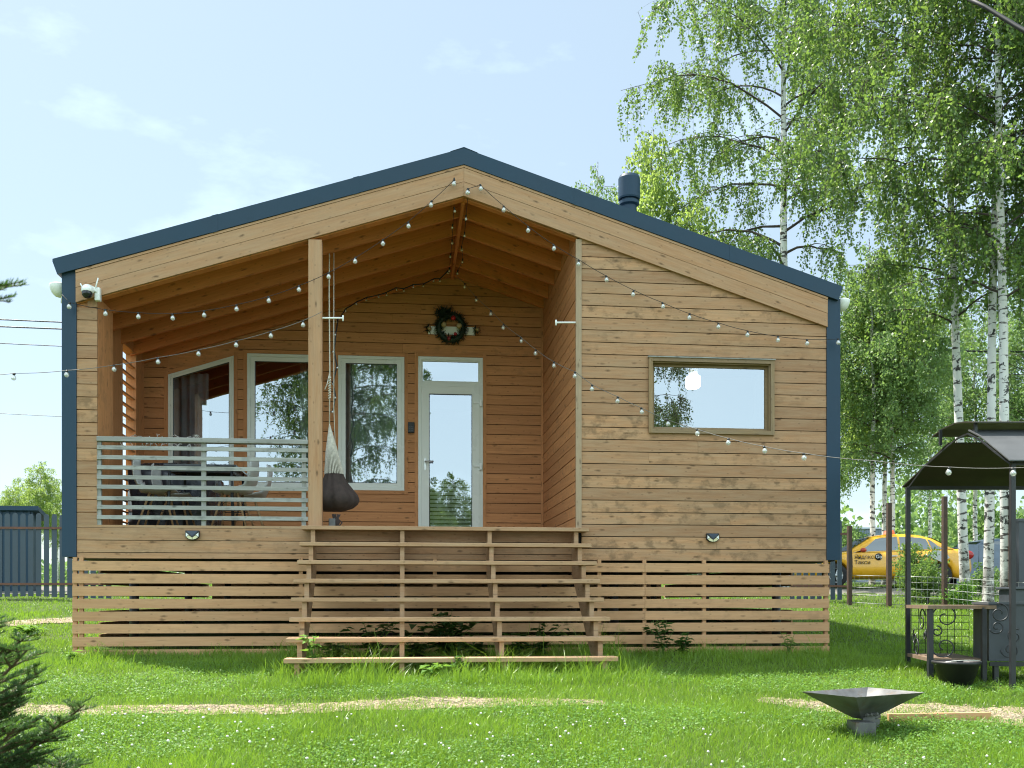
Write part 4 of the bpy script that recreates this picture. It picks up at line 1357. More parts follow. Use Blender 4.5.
# roof: gable with curved ends, running sideways to the view
def sheet(name, prof, l0s, l1, mat, th=.012, parent=SH):
    """prof: (d, z) points, l0s: left edge of each, right edge l1"""
    V = []; F = []
    n = len(prof)
    for (d, z), l0 in zip(prof, l0s):
        k = md(d) / d
        for l in (l0 * k, l1): V.append(ld(l, md(d), z * k))
    for (d, z), l0 in zip(prof, l0s):
        k = md(d) / d
        for l in (l0 * k, l1): V.append(ld(l, md(d), z * k + th))
    for i in range(n - 1):
        a = 2 * i
        F += [(a, a + 1, a + 3, a + 2), (2 * n + a, 2 * n + a + 2, 2 * n + a + 3, 2 * n + a + 1)]
        F += [(a, a + 2, 2 * n + a + 2, 2 * n + a), (a + 1, 2 * n + a + 1, 2 * n + a + 3, a + 3)]
    F += [(0, 2 * n, 2 * n + 1, 1), (2 * n - 2, 2 * n - 1, 4 * n - 1, 4 * n - 2)]
    mb = MB(); mb._add(V, F, [(v.x, v.z, .5) for v in V], False)
    return mb.build(name, M[mat], parent)
# far slope
sheet('canopy_sheet', [(10.98, .1125 * 10.98), (10.7, .1265 * 10.7), (10.35, .1430 * 10.35), (10.1, .1565 * 10.1)], [.390 * 10.98, .405 * 10.7, .422 * 10.35, .436 * 10.1], 6.7, 'canopy')
# near slope
sheet('canopy_sheet', [(8.62, .1390 * 8.62), (8.9, .1500 * 8.9), (9.3, .1630 * 9.3), (9.55, .1692 * 9.55)], [.4975 * 8.62, .484 * 8.9, .468 * 9.3, .456 * 9.55], 6.7, 'canopy_lit')
# raised cap
sheet('canopy_cap', [(10.45, .163 * 10.45), (10.2, .1705 * 10.2), (9.9, .1762 * 9.9), (9.6, .1775 * 9.6), (9.35, .1772 * 9.35)], [.420 * 10.45, .430 * 10.2, .443 * 9.9, .453 * 9.6, .462 * 9.35], 6.6, 'canopy')
for u_, d, v0, v1 in ((.4285, 10.2, .1545, .1705), (.4635, 9.45, .1660, .1772), (.60, 10.2, .1545, .1705), (.62, 9.45, .1660, .1772)):
    post(u_ * md(d), md(d), v1 * md(d), v0 * md(d), w=.03, name='cap_strut')
mb = MB()
mb.bar(ld(lA, dA, .112 * dA), ld(L2, dA, .112 * dA), .04, .04); mb.bar(ld(lB, dB, .1365 * dB), ld(L2, dB, .1365 * dB), .04, .04)
for pr in ([(.396, .1125, 10.8), (.411, .133, 10.55), (.436, .155, 10.1), (.446, .163, 9.8), (.456, .1675, 9.55)], [(.456, .1675, 9.55), (.468, .1615, 9.3), (.484, .1485, 8.9), (.4985, .1375, 8.7)]):
    Q = [ld(u_ * md(d), md(d), v_ * md(d) - .012) for u_, v_, d in pr]
    for p_, q_ in zip(Q[:-1], Q[1:]): mb.bar(p_, q_, .015, .015)
mb.build('top_frame', M['black'], SH)
# side table
zt = -.052; zs = -.575
Lp = (4.14, 9.9); Mp = (4.60, 9.75)
post(*Lp, zt - .02, w=.05, name='table_leg'); post(*Mp, zt - .02, w=.045, name='table_leg')
def slab(name, pts, z0, z1, mat):
    mb = MB(); P = [ld(l, d) for l, d in pts]
    mb.prism([(p.x, p.y) for p in P], z0, z1, plane='xy'); return mb.build(name, M[mat], SH)
slab('side_table', [(4.10, 9.86), (4.70, 9.70), (4.90, 10.78), (4.26, 10.84)], zt - .035, zt, 'tablewood')
slab('shelf', [(4.13, 9.90), (4.60, 9.75), (4.75, 10.75), (4.27, 10.8)], zs - .035, zs, 'tablewood')
mb = MB()
ns, nz_ = 9, 7
Pa, Pb = ld(4.30, 10.77), ld(4.90, 10.72)
for i in range(ns):
    p = Pa.lerp(Pb, i / (ns - 1)); mb.tube([(p.x, p.y, zs), (p.x, p.y, zt - .036)], .0035, 4)
for k in range(nz_):
    z = zs + (zt - zs) * (k + .5) / nz_; mb.tube([(Pa.x, Pa.y, z), (Pb.x, Pb.y, z)], .0035, 4)
mb.build('mesh_panel', M['black'], SH)
def scroll(c, r, a0, turn, plane_r, name='scroll', w=.007, mat='black'):
    """flat iron spiral about c in the upright plane through plane_r"""
    c = Vector(c); e1 = Vector(plane_r).normalized(); e2 = Vector((0, 0, 1))
    pts = []
    n = 34
    for i in range(n + 1):
        s = i / n
        a = a0 + turn * 2 * math.pi * s
        rr = r * (1 - .78 * s)
        pts.append(c + (e1 * math.cos(a) + e2 * math.sin(a)) * rr)
    mb = MB(); mb.tube(pts, w, 5); return mb.build(name, M[mat], SH)
Lw, Mw = ld(*Lp), ld(*Mp); er = (Mw - Lw).normalized()
scroll(Lw + er * .14 + Vector((0, 0, -.17)), .135, math.radians(215), -1.35, er)
scroll(Lw + er * .13 + Vector((0, 0, -.46)), .13, math.radians(140), 1.30, er)
scroll(Lw + er * .06 + Vector((0, 0, -.31)), .055, math.radians(90), -1.2, er)
Aw = ld(4.28, 10.75); el = (Lw - Aw).normalized()
for (k, dz_, r, a0, tn) in ((.62, -.16, .13, 30, 1.3), (.75, -.30, .06, 60, -1.3), (.25, -.34, .09, 120, 1.2), (.35, -.45, .12, 200, -1.3)):
    scroll(Aw + (Lw - Aw) * k + Vector((0, 0, zt + dz_)), r, math.radians(a0), tn, el)
# firebox cabinet with scrolls standing off its front
c0, c1 = ld(4.64, 9.72), ld(6.2, 9.4)
mb = MB()
d_ = (c1 - c0).normalized(); n_ = Vector((d_.y, -d_.x, 0))
if n_.y > 0: n_ = -n_
cc = (c0 + c1) / 2 - n_ * .32
mb.obox((cc.x, cc.y, -.32), d_, n_, (0, 0, 1), (c1 - c0).length / 2, .31, .275)
mb.build('firebox', M['firebox'], SH, bevel=.004)
mb = MB(); mb.obox((cc.x, cc.y, -.032), d_, n_, (0, 0, 1), (c1 - c0).length / 2 + .01, .33, .012); mb.build('firebox_top', M['firebox'], SH)
mb = MB(); mb.obox((cc.x + n_.x * .33, cc.y + n_.y * .33, -.62), d_, n_, (0, 0, 1), (c1 - c0).length / 2, .015, .02); mb.build('firebox_rail', M['black'], SH)
for (k, z, r, a0, tn) in ((.07, -.13, .10, 100, -1.3), (.05, -.26, .07, 200, 1.3), (.21, -.35, .075, 60, 1.3), (.17, -.48, .085, 180, 1.4)):
    scroll(c0 + d_ * (k * 1.0) + n_ * .07 + Vector((0, 0, z)), r, math.radians(a0), tn, d_, mat='black')
post(4.70, 9.72, -.60, name='firebox_leg'); post(5.7, 9.5, -.60, name='firebox_leg')
# bucket under the shelf
bp = ld(4.37, 9.72 - .30)
bp = ld(.4445 * 9.55, 9.55); bg_ = g(bp.x, bp.y)
t = thing('black_bucket', 'round black plastic bucket standing under the barbecue side table', 'bucket', (bp.x, bp.y, bg_))
bh = -.061 * 9.55 - bg_
mb = MB(); mb.lathe([(1e-6, 0), (.135, 0), (.205, bh - .03), (.222, bh - .025), (.222, bh), (.200, bh), (.130, .02), (1e-6, .02)], (bp.x, bp.y, bg_), 28); mb.build('pail', M['blacksoft'], t)
mb = MB(); mb.tube([(bp.x + .215 * math.cos(a), bp.y + .215 * math.sin(a), bg_ + bh - .03 - .05 * math.sin(a)) for a in np.linspace(math.pi, 2 * math.pi, 15)], .004, 5); mb.build('handle', M['wire'], t)
# planter by the rear post at the frame edge
pp = ld(.506 * 13.5, 13.5); pz = g(pp.x, pp.y)
t = thing('planter_tub', 'square dark planter tub on the grass behind the firebox', 'planter', (pp.x, pp.y, pz))
mb = MB(); mb.prism([(pp.x - .17, pp.y - .17), (pp.x + .17, pp.y - .17), (pp.x + .17, pp.y + .17), (pp.x - .17, pp.y + .17)], pz, .14 + 0.0, plane='xy'); mb.build('tub', M['firebox'], t, bevel=.01)
mb = MB(); mb.box(pp.x - .20, pp.x + .20, pp.y - .20, pp.y + .20, .14, .175); mb.build('rim', M['firebox'], t, bevel=.006)

# ------------------------------------------------------------------ fences
def picket_fence(name, label, p, q, pitch=.150, h=1.70, w=.100, rails=(.33, 1.45)):
    p, q = Vector(p), Vector(q)
    L = (q - p).length; d = (q - p).normalized(); n = Vector((-d.y, d.x, 0))
    t = thing(name, label, 'fence', (p.x, p.y, g(p.x, p.y)))
    for k in range(int(L / pitch)):
        c = p + d * (k * pitch + w / 2)
        z0 = g(c.x, c.y) + .04; hh = z0 + h - .04 + RND.uniform(-.012, .012)
        out = [(-w / 2, z0), (w / 2, z0), (w / 2, hh - .05)] + [(w / 2 * math.cos(a), hh - .05 + .05 * math.sin(a)) for a in (math.pi * .2, math.pi * .4, math.pi * .6, math.pi * .8)] + [(-w / 2, hh - .05)]
        mb = MB(); P = [c + d * a + Vector((0, 0, b - 0)) for a, b in out]
        m_ = len(P); V = P + [x + n * .012 for x in P]
        F = [list(range(m_)), list(range(2 * m_ - 1, m_ - 1, -1))] + [(i, i + m_, (i + 1) % m_ + m_, (i + 1) % m_) for i in range(m_)]
        mb._add(V, F, [(v.x, v.z, .5) for v in V]); mb.build('picket', M['picket'], t)
    for z in rails:
        mb = MB(); a = p.copy(); b = q.copy(); a.z = g(a.x, a.y) + z; b.z = g(b.x, b.y) + z
        mb.bar(a - n * .015, b - n * .015, .025, .045); mb.build('fence_rail', M['rail'], t)
    return t
FY = 20.9
picket_fence('picket_fence', 'slate blue metal picket fence left of the house with two red brown rails', (at(-75, 600, FY).x, FY, 0), (at(118, 600, FY).x, FY, 0))
picket_fence('picket_fence', 'short end of slate blue picket fence showing past the right corner of the house', (at(790, 600, FY - .4).x, FY - .4, 0), (at(849, 600, FY - .4).x, FY - .4, 0), h=1.75)
# wire mesh fence with brown posts
t = thing('wire_fence', 'low galvanised wire mesh fence on brown iron posts behind the lawn', 'fence', ld(7.4, 18.8, 0))
line = [(.3375, 20.3), (.377, 19.6), (.4325, 18.9), (.5, 17.6), (.58, 16.6)]
line = [(a * d, d) for a, d in line]
tops = [.074 * 20.3, .097 * 19.6, .1035 * 18.9, .105 * 17.6, 1.7]
for (l, d), zt_ in zip(line, tops):
    p = ld(l, d); mb = MB(); z0 = g(p.x, p.y) - .1; mb.box(p.x - .04, p.x + .04, p.y - .04, p.y + .04, z0, zt_); mb.build('fence_post', M['brown'], t)
for k, ((l0, d0), (l1, d1)) in enumerate(zip(line[:-1], line[1:])):
    mb = MB()
    a, b = ld(l0, d0), ld(l1, d1); n = int((b - a).length / .10)
    top = .62
    for i in range(n):
        p = a.lerp(b, i / n); z = g(p.x, p.y); mb.tube([(p.x, p.y, z), (p.x, p.y, z + top)], .0028, 3, cap=False)
    for z in (.06, .22, .37, .50, .61):
        mb.tube([(a.x, a.y, g(a.x, a.y) + z), (b.x, b.y, g(b.x, b.y) + z)], .0045 if z != .5 else .003, 4)
    mb.build('wire_mesh', M['wire'], t)

# overhead cables
def cable(label, p, q, r, sag, mat='cable', name='overhead_cable'):
    p, q = Vector(p), Vector(q)
    mb = MB(); pts = []
    for i in range(25):
        s = i / 24; v = p.lerp(q, s); v.z -= sag * 4 * s * (1 - s); pts.append(v)
    mb.tube(pts, r, 6)
    o = mb.build(name, M[mat]); tag(o, label, 'cable', 'overhead cables behind the house'); return o
cable('uppermost dark overhead cable, behind the house at eave height', atd(-900, 270, 34), atd(1500, 358, 34), .022, .6)
cable('middle dark overhead cable, just under the uppermost one behind the house', atd(-900, 276, 34), atd(1500, 352, 34), .024, .8)
cable('lowest and thinnest of the three dark overhead cables behind the house', atd(-900, 284, 34), atd(1500, 376, 34), .014, .9)
cable('thin pale overhead wire below the dark cables, left of the house', atd(-900, 345, 40), atd(1500, 440, 40), .012, 1.4, 'cablew')
# bare bough hanging into the top right corner of the picture
# ------------------------------------------------------------------ cars
tyre_m = plain('tyre_rubber', (.012, .012, .013), rough=.85)
rim_m = plain('alloy_rim', (.40, .41, .42), rough=.35, metal=.8)
carglass = glassm('car_glass', .16, tint=(.10, .13, .13))
redlens = plain('red_lens', (.35, .015, .015), rough=.15)
head_m = plain('clear_lens', (.65, .67, .68), rough=.1)
def lerp_prof(P, x):
    return float(np.interp(x, [p[0] for p in P], [p[1] for p in P]))
def make_car(name, label, paint, dark_roof=False):
    """saloon pointing to -x, centred, on z=0; the side towards the viewer is -y"""
    t = thing(name, label, 'car', (0, 0, 0))
    Lh = 2.32
    hood = [(-2.32, .52), (-2.25, .66), (-1.9, .80), (-1.35, .915), (-1.05, .955), (0, .985), (1.2, 1.03), (1.55, 1.05), (2.1, 1.04), (2.26, .98), (2.32, .74)]
    floor_ = [(-2.32, .30), (-2.1, .22), (2.1, .24), (2.32, .36)]
    half = [(-2.32, .52), (-2.2, .70), (-1.9, .82), (-1.2, .885), (1.2, .89), (1.9, .84), (2.2, .76), (2.32, .62)]
    xs = list(np.linspace(-2.32, 2.32, 65))
    def arch(x):
        z = 0
        for c in (-1.42, 1.38):
            if abs(x - c) < .36: z = max(z, .33 + math.sqrt(max(0, .36 ** 2 - (x - c) ** 2)))
        return z
    rows = []
    for x in xs:
        zf = lerp_prof(floor_, x); zh = lerp_prof(hood, x); w = lerp_prof(half, x)
        za = max(zf, arch(x))
        sec = [(0, zf + .02), (w * .80, za if arch(x) else zf), (w * .97, min(max(za, zf + .07) + .02, zh - .1)), (w, min(max(za + .03, .50), zh - .05)), (w * .985, .5 * zh + .5 * min(max(za + .03, .50), zh - .05)), (w * .95, zh - .055), (w * .86, zh - .008), (0, zh + .02)]
        rows.append([Vector((x, -a, b)) for a, b in sec] + [Vector((x, a, b)) for a, b in sec[::-1]][1:-1])
    mb = MB(); V = [v for r in rows for v in r]; k = len(rows[0]); F = []
    for i in range(len(rows) - 1):
        for j in range(k):
            j2 = (j + 1) % k
            F.append((i * k + j, i * k + j2, (i + 1) * k + j2, (i + 1) * k + j))
    F += [list(range(k))[::-1], [(len(rows) - 1) * k + j for j in range(k)]]
    mb._add(V, F, [(v.x, v.z, .5) for v in V], True)
    body = mb.build('body', paint, t, local=True)
    # greenhouse
    gp = [(-1.12, .945), (-.35, 1.40), (.0, 1.455), (.45, 1.47), (.9, 1.435), (1.25, 1.34), (1.78, 1.06)]
    def sect(x, z0):
        zt = lerp_prof(gp, x); w0 = lerp_prof(half, x) * .90; w1 = w0 - .17 * max(0, (zt - z0)) / .5
        return [(w0, z0), (w0 * .45 + w1 * .55 + .02, z0 + (zt - z0) * .6), (w1, zt - .045), (w1 - .09, zt - .008), (0, zt + .012)]
    mb = MB(); rows = []
    gx = list(np.linspace(-1.12, 1.78, 45))
    for x in gx:
        z0 = lerp_prof(hood, x) - .02
        s = sect(x, min(z0, lerp_prof(gp, x) - .01))
        rows.append([Vector((x, -a, b)) for a, b in s] + [Vector((x, a, b)) for a, b in s[::-1]][1:])
    V = [v for r in rows for v in r]; k = len(rows[0]); F = []
    for i in range(len(rows) - 1):
        for j in range(k - 1): F.append((i * k + j, i * k + j + 1, (i + 1) * k + j + 1, (i + 1) * k + j))
    mb._add(V, F, [(v.x, v.z, .5) for v in V], True)
    mb.build('cabin', paint, t, local=True)
    # side windows follow the tumblehome, 6 mm proud
    def side_pt(x, f, s):
        z0 = lerp_prof(hood, x) - .02; sc = sect(x, z0); zt = sc[2][1]
        z = z0 + (zt - z0) * f
        y = np.interp(z, [sc[0][1], sc[1][1], sc[2][1]], [sc[0][0], sc[1][0], sc[2][0]])
        return Vector((x, s * (float(y) + .007), z))
    for s in (-1, 1):
        for (xa, xb, xc, xd) in ((-.93, .28, .28, -.30), (.34, 1.15, 1.05, .34), (1.19, 1.52, 1.16, 1.09)):
            mb = MB()
            def wf(a, b, xa=xa, xb=xb, xc=xc, xd=xd, s=s):
                x0 = xa + (xd - xa) * b; x1 = xb + (xc - xb) * b
                x = x0 + (x1 - x0) * a
                return side_pt(x, .08 + .82 * b, s)
            mb.grid(wf, 10, 4); mb.build('side_window', carglass, t, local=True)
    for nm, (xa, xb) in (('windscreen', (-1.04, -.38)), ('rear_window', (1.68, 1.18))):
        mb = MB()
        def wf(a, b, xa=xa, xb=xb):
            x = xa + (xb - xa) * b
            zt = lerp_prof(gp, x); z0 = lerp_prof(hood, x) - .02
            w = sect(x, min(z0, zt - .01))[3][0]
            return Vector((x - (.008 if xa < 0 else -.008), (a - .5) * 2 * w, zt + .012))
        mb.grid(wf, 8, 6); mb.build(nm, carglass, t, local=True)
    for s in (-1, 1):
        for x in (-1.42, 1.38):
            mb = MB(); ring = []
            c = Vector((x, s * .80, .32))
            prof = [(.19, -.10), (.30, -.10), (.32, -.07), (.32, .07), (.30, .10), (.19, .10)]
            V = []; F = []; n = 28
            for (r, y) in prof:
                for k in range(n): an = 6.2832 * k / n; V.append(c + Vector((r * math.cos(an), y, r * math.sin(an))))
            for i in range(len(prof) - 1):
                for k in range(n): F.append((i * n + k, i * n + (k + 1) % n, (i + 1) * n + (k + 1) % n, (i + 1) * n + k))
            mb._add(V, F, [(0, 0, .5)] * len(V), True)
            w_ = mb.build('wheel', tyre_m, t, local=True)
            mb = MB()
            for k in range(5):
                an = 6.2832 * k / 5; p = c + Vector((0, s * .085, 0)); q = c + Vector((.19 * math.cos(an), s * .075, .19 * math.sin(an))); mb.bar(p, q, .05, .02, up=(0, 1, 0))
            mb.tube([c + Vector((.19 * math.cos(a), s * .07, .19 * math.sin(a))) for a in np.linspace(0, 6.2832, 25)], .02, 6, cap=False)
            mb.tube([c + Vector((0, s * .06, 0)), c + Vector((0, s * .095, 0))], .05, 12)
            mb.build('rim', rim_m, w_, local=True)
            mb = MB(); mb.tube([c + Vector((0, -s * .1, 0)), c + Vector((0, s * .03, 0))], .19, 16); mb.build('brake_disc', M['black'], w_, local=True)
        mb = MB(); mb.ball((-.72, s * .99, 1.0), .085, 12, 8, .75); mb.build('door_mirror', plain('mirror_shell', (.45, .05, .02), rough=.3) if not dark_roof else paint, t, local=True)
        for x in (.12, 1.02):
            mb = MB(); mb.bar((x - .1, s * .895, .845), (x + .1, s * .895, .85), .03, .03); mb.build('door_handle', rim_m, t, local=True)
        mb = MB(); mb.ball((2.20, s * .66, .88), .16, 12, 8, .8); mb.build('tail_light', redlens, t, local=True)
        mb = MB(); mb.ball((-2.08, s * .60, .66), .16, 12, 8, .55); mb.build('headlight', head_m, t, local=True)
        # door shut lines
        mb = MB()
        for x in (-.98, .31, 1.22):
            mb.tube([(x, s * (lerp_prof(half, x) * .972 + .003), .30), (x, s * (lerp_prof(half, x) + .002), .55), (x, s * (lerp_prof(half, x) * .987 + .002), .75), (x, s * (lerp_prof(half, x) * .955 + .002), lerp_prof(hood, x) - .055)], .006, 4)
        mb.build('door_seam', M['blacksoft'], t, local=True)
    return t

taxi_paint = plain('yellow_car_paint', (.74, .37, .014), rough=.3, var=.03, coat=.5)
taxi = make_car('taxi_car', 'yellow taxi saloon with dark lettering on its door parked beyond the wire fence', taxi_paint)
mb = MB(); mb.prism([(.18, 1.475), (.42, 1.475), (.38, 1.60), (.22, 1.60)], -.18, .18); mb.build('roof_sign', plain('orange_sign', (.60, .17, .08), rough=.4), taxi, local=True, bevel=.02)
mb = MB(); mb.prism([(.62, .38), (1.02, .36), (1.02, .66), (1.2, .86)], -.905, -.897); mb.build('dark_decal', M['blacksoft'], taxi, local=True)
mb = MB(); mb.prism([(1.02, .86), (1.45, .66), (1.62, .80), (1.50, .98), (1.2, 1.0)], -.899, -.892); mb.build('grey_decal', plain('grey_film', (.45, .46, .46), rough=.4), taxi, local=True)
def lettering(body, size, loc, mat, parent, rot=(math.pi / 2, 0, 0), name='lettering'):
    cu = bpy.data.curves.new(name, 'FONT'); cu.body = body; cu.size = size; cu.extrude = .003; cu.align_x = 'LEFT'
    tmp = bpy.data.objects.new('tmp_text', cu); COL.objects.link(tmp)
    bpy.context.view_layer.update()
    me = bpy.data.meshes.new_from_object(tmp.evaluated_get(bpy.context.evaluated_depsgraph_get()))
    bpy.data.objects.remove(tmp); bpy.data.curves.remove(cu)
    me.name = name; me.materials.clear(); me.materials.append(mat)
    o = link_mesh(name, me, parent, loc); o.rotation_euler = rot
    return o
lettering('Яндекс', .15, (-.93, -.895, .775), M['blacksoft'], taxi)
lettering('Такси', .15, (-.93, -.900, .625), M['blacksoft'], taxi)
mb = MB(); mb.tube([(-.28, -.884, .825), (-.28, -.899, .825)], .095, 24); em = mb.build('emblem', M['blacksoft'], taxi, local=True)
lettering('Go', .13, (-.36, -.902, .785), M['white'], em)
tp = ld(.366 * 28, 28)
place(taxi, (tp.x, tp.y, g(tp.x, tp.y) + .02), -YAW - .03)
blue_paint = plain('dark_blue_car_paint', (.03, .05, .085), rough=.3, var=.03, coat=.5)
car2 = make_car('parked_car', 'dark blue saloon car parked behind the birch trunks at right', blue_paint, True)
tp = ld(.494 * 33, 33)
place(car2, (tp.x, tp.y, g(tp.x, tp.y) + .02), math.pi - YAW + .1)
# ------------------------------------------------------------------ trees
def norm(a): return a / np.maximum(1e-9, np.linalg.norm(a, axis=-1, keepdims=True))

def leaves_mesh(name, pos, size, rng, mat, droop=.6, aspect=.72, quad=True):
    n = len(pos)
    ax = rng.normal(size=(n, 3)); ax[:, 2] -= droop * 1.6; ax = norm(ax)
    nr = rng.normal(size=(n, 3)); s = norm(np.cross(ax, nr)); up = np.cross(s, ax)
    L = size * rng.uniform(.65, 1.25, (n, 1)); W = L * aspect * .5
    b = pos; tip = pos + ax * L
    mid = pos + ax * L * .42 + up * L * .07
    V = np.stack([b, mid + s * W, tip, mid - s * W], 1).reshape(-1, 3)
    F = np.arange(4 * n).reshape(n, 4)
    r = np.repeat(rng.random(n), 4)
    A = np.stack([r * 0, r * 0, r], -1)
    return np_mesh(name, V, F, attr=A, mats=[mat])

def tubes_np(segs, n=4):
    """segs: list of (points (m,3), radii (m)) -> V, F with n-sided tubes"""
    Vs, Fs, off = [], [], 0
    an = np.arange(n) * 2 * np.pi / n
    for P, R in segs:
        P = np.asarray(P, float); m = len(P)
        T = norm(np.gradient(P, axis=0))
        ref = np.where(np.abs(T[:, 2:3]) < .9, np.array([[0, 0, 1.]]), np.array([[1., 0, 0]]))
        if m and abs(T[:, 2]).mean() > .8: ref = np.repeat(np.array([[1., 0, 0]]), m, 0)
        elif abs(T[:, 2]).mean() <= .8: ref = np.repeat(np.array([[.13, .21, 1.]]), m, 0)
        a = norm(np.cross(T, ref)); b = np.cross(T, a)
        ring = P[:, None] + (a[:, None] * np.cos(an)[None, :, None] + b[:, None] * np.sin(an)[None, :, None]) * np.asarray(R)[:, None, None]
        Vs.append(ring.reshape(-1, 3))
        i = np.arange(m - 1)[:, None] * n; k = np.arange(n)[None]; k2 = (k + 1) % n
        Fs.append((np.stack([i + k, i + k2, i + n + k2, i + n + k], -1) + off).reshape(-1, 4)); off += m * n
    return np.concatenate(Vs), np.concatenate(Fs)

def make_birch(seed, H, clear, R, nleaf, leaf=.05, r0=.12, lean=(0, 0), nb=46, hang=(.5, 1.5), mat='birchleaf', name='birch_tree', bark='bark', up=(.5, 1.0), dens_top=1.0, twigs=70, tipR=.25, fine=1300):
    rng = np.random.default_rng(seed)
    root = thing(name, 'x', 'tree', (0, 0, 0), group='trees on the plot')
    zt = np.linspace(-.15, H, 30)
    wob = np.cumsum(rng.normal(0, .018, (30, 2)), axis=0) * np.linspace(0, 1.6, 30)[:, None]
    tx = lean[0] * (zt / H) + wob[:, 0]; ty = lean[1] * (zt / H) + wob[:, 1]
    tr = r0 * np.clip(1 - zt / H, 0, 1) ** .85 + .012; tr[0] *= 1.35; tr[1] *= 1.08
    trunk_pts = np.stack([tx, ty, zt], -1)
    V, F = tubes_np([(trunk_pts, tr)], 12)
    tk = link_mesh('trunk', np_mesh('trunk', V, F, attr=np.zeros((len(V), 3)), mats=[M[bark]], smooth=True), root)
    at_z = lambda z: np.array([np.interp(z, zt, tx), np.interp(z, zt, ty), z])
    segs, twig_src = [], []
    az = rng.uniform(0, 6.28)
    for k in range(nb):
        f = (k + rng.uniform(0, .8)) / nb
        z0 = clear + (H * .985 - clear) * f ** .92
        q = (z0 - clear) / (H - clear)
        prof = (.55 + 1.1 * q) if q < .35 else (.94 * (1 - ((q - .35) / .65) ** 1.3) + tipR * .6)
        L = R * prof * rng.uniform(.65, 1.12)
        az += 2.4 + rng.normal(0, .4)
        d = np.array([math.cos(az), math.sin(az), 0])
        pu = rng.uniform(*up) + .35 * q
        p = at_z(z0); pts = [p]; m = 9
        el = pu
        for i in range(m):
            el -= (pu * 1.25 + .15) / m
            dd = d * math.cos(el) + np.array([0, 0, math.sin(el)]) + rng.normal(0, .07, 3)
            p = p + dd * L / m * 1.1; pts.append(p)
        pts = np.array(pts)
        rb = max(.010, r0 * .30 * (1 - q * .7)) * np.linspace(1, .15, m + 1)
        segs.append((pts, rb))
        twig_src.append((pts, L))
        for j in range(int(4 + L * 2.2)):
            i0 = rng.integers(2, m); ps = pts[i0]
            a2 = az + rng.choice([-1, 1]) * rng.uniform(.4, 1.2)
            L2 = L * rng.uniform(.25, .5) * (1 - i0 / m * .4)
            e2 = rng.uniform(-.1, .7); q2 = [ps]; p2 = ps
            for i in range(5):
                e2 -= .2
                p2 = p2 + (np.array([math.cos(a2) * math.cos(e2), math.sin(a2) * math.cos(e2), math.sin(e2)]) + rng.normal(0, .08, 3)) * L2 / 5
                q2.append(p2)
            q2 = np.array(q2)
            segs.append((q2, rb[i0] * .55 * np.linspace(1, .25, 6)))
            twig_src.append((q2, L2))
    # hanging twigs
    TW = []
    tot = sum(l for _, l in twig_src)
    for pts, L in twig_src:
        nt = max(2, int(twigs * nb * L / tot * 1.0))
        for j in range(nt):
            t = rng.uniform(.25, 1.0); x = t * (len(pts) - 1); i = min(int(x), len(pts) - 2)
            p = pts[i] * (1 - (x - i)) + pts[i + 1] * (x - i)
            ln = rng.uniform(*hang) * (.6 + .6 * rng.random()) * min(1, .45 + (H - p[2]) / (H * .35))
            o = rng.normal(0, .30, 2)
            TW.append((*p, *o, ln))
    TW = np.array(TW)
    n = len(TW)
    tseg = []
    s = np.linspace(0, 1, 4)
    for w in TW[:: max(1, n // fine)]:
        P = np.stack([w[0] + w[3] * w[5] * s ** .7, w[1] + w[4] * w[5] * s ** .7, w[2] + .08 * w[5] * s - w[5] * s ** 1.4], -1)
        tseg.append((P, [.005, .004, .003, .002]))
    V, F = tubes_np(segs, 5); V2, F2 = tubes_np(tseg, 3)
    V = np.concatenate([V, V2]); F = np.concatenate([F, F2 + len(V) - len(V2)])
    link_mesh('branches', np_mesh('branches', V, F, attr=np.zeros((len(V), 3)), mats=[M['twig']]), root)
    # leaves along the twigs
    pr = TW[:, 5] / TW[:, 5].sum()
    w = TW[rng.choice(n, nleaf, p=pr)]
    s = rng.uniform(.02, 1, nleaf)
    P = np.stack([w[:, 0] + w[:, 3] * w[:, 5] * s ** .7, w[:, 1] + w[:, 4] * w[:, 5] * s ** .7, w[:, 2] + .08 * w[:, 5] * s - w[:, 5] * s ** 1.4], -1)
    P += rng.normal(0, .045, P.shape)
    link_mesh('crown', leaves_mesh('crown', P, leaf, rng, M[mat]), root)
    return root

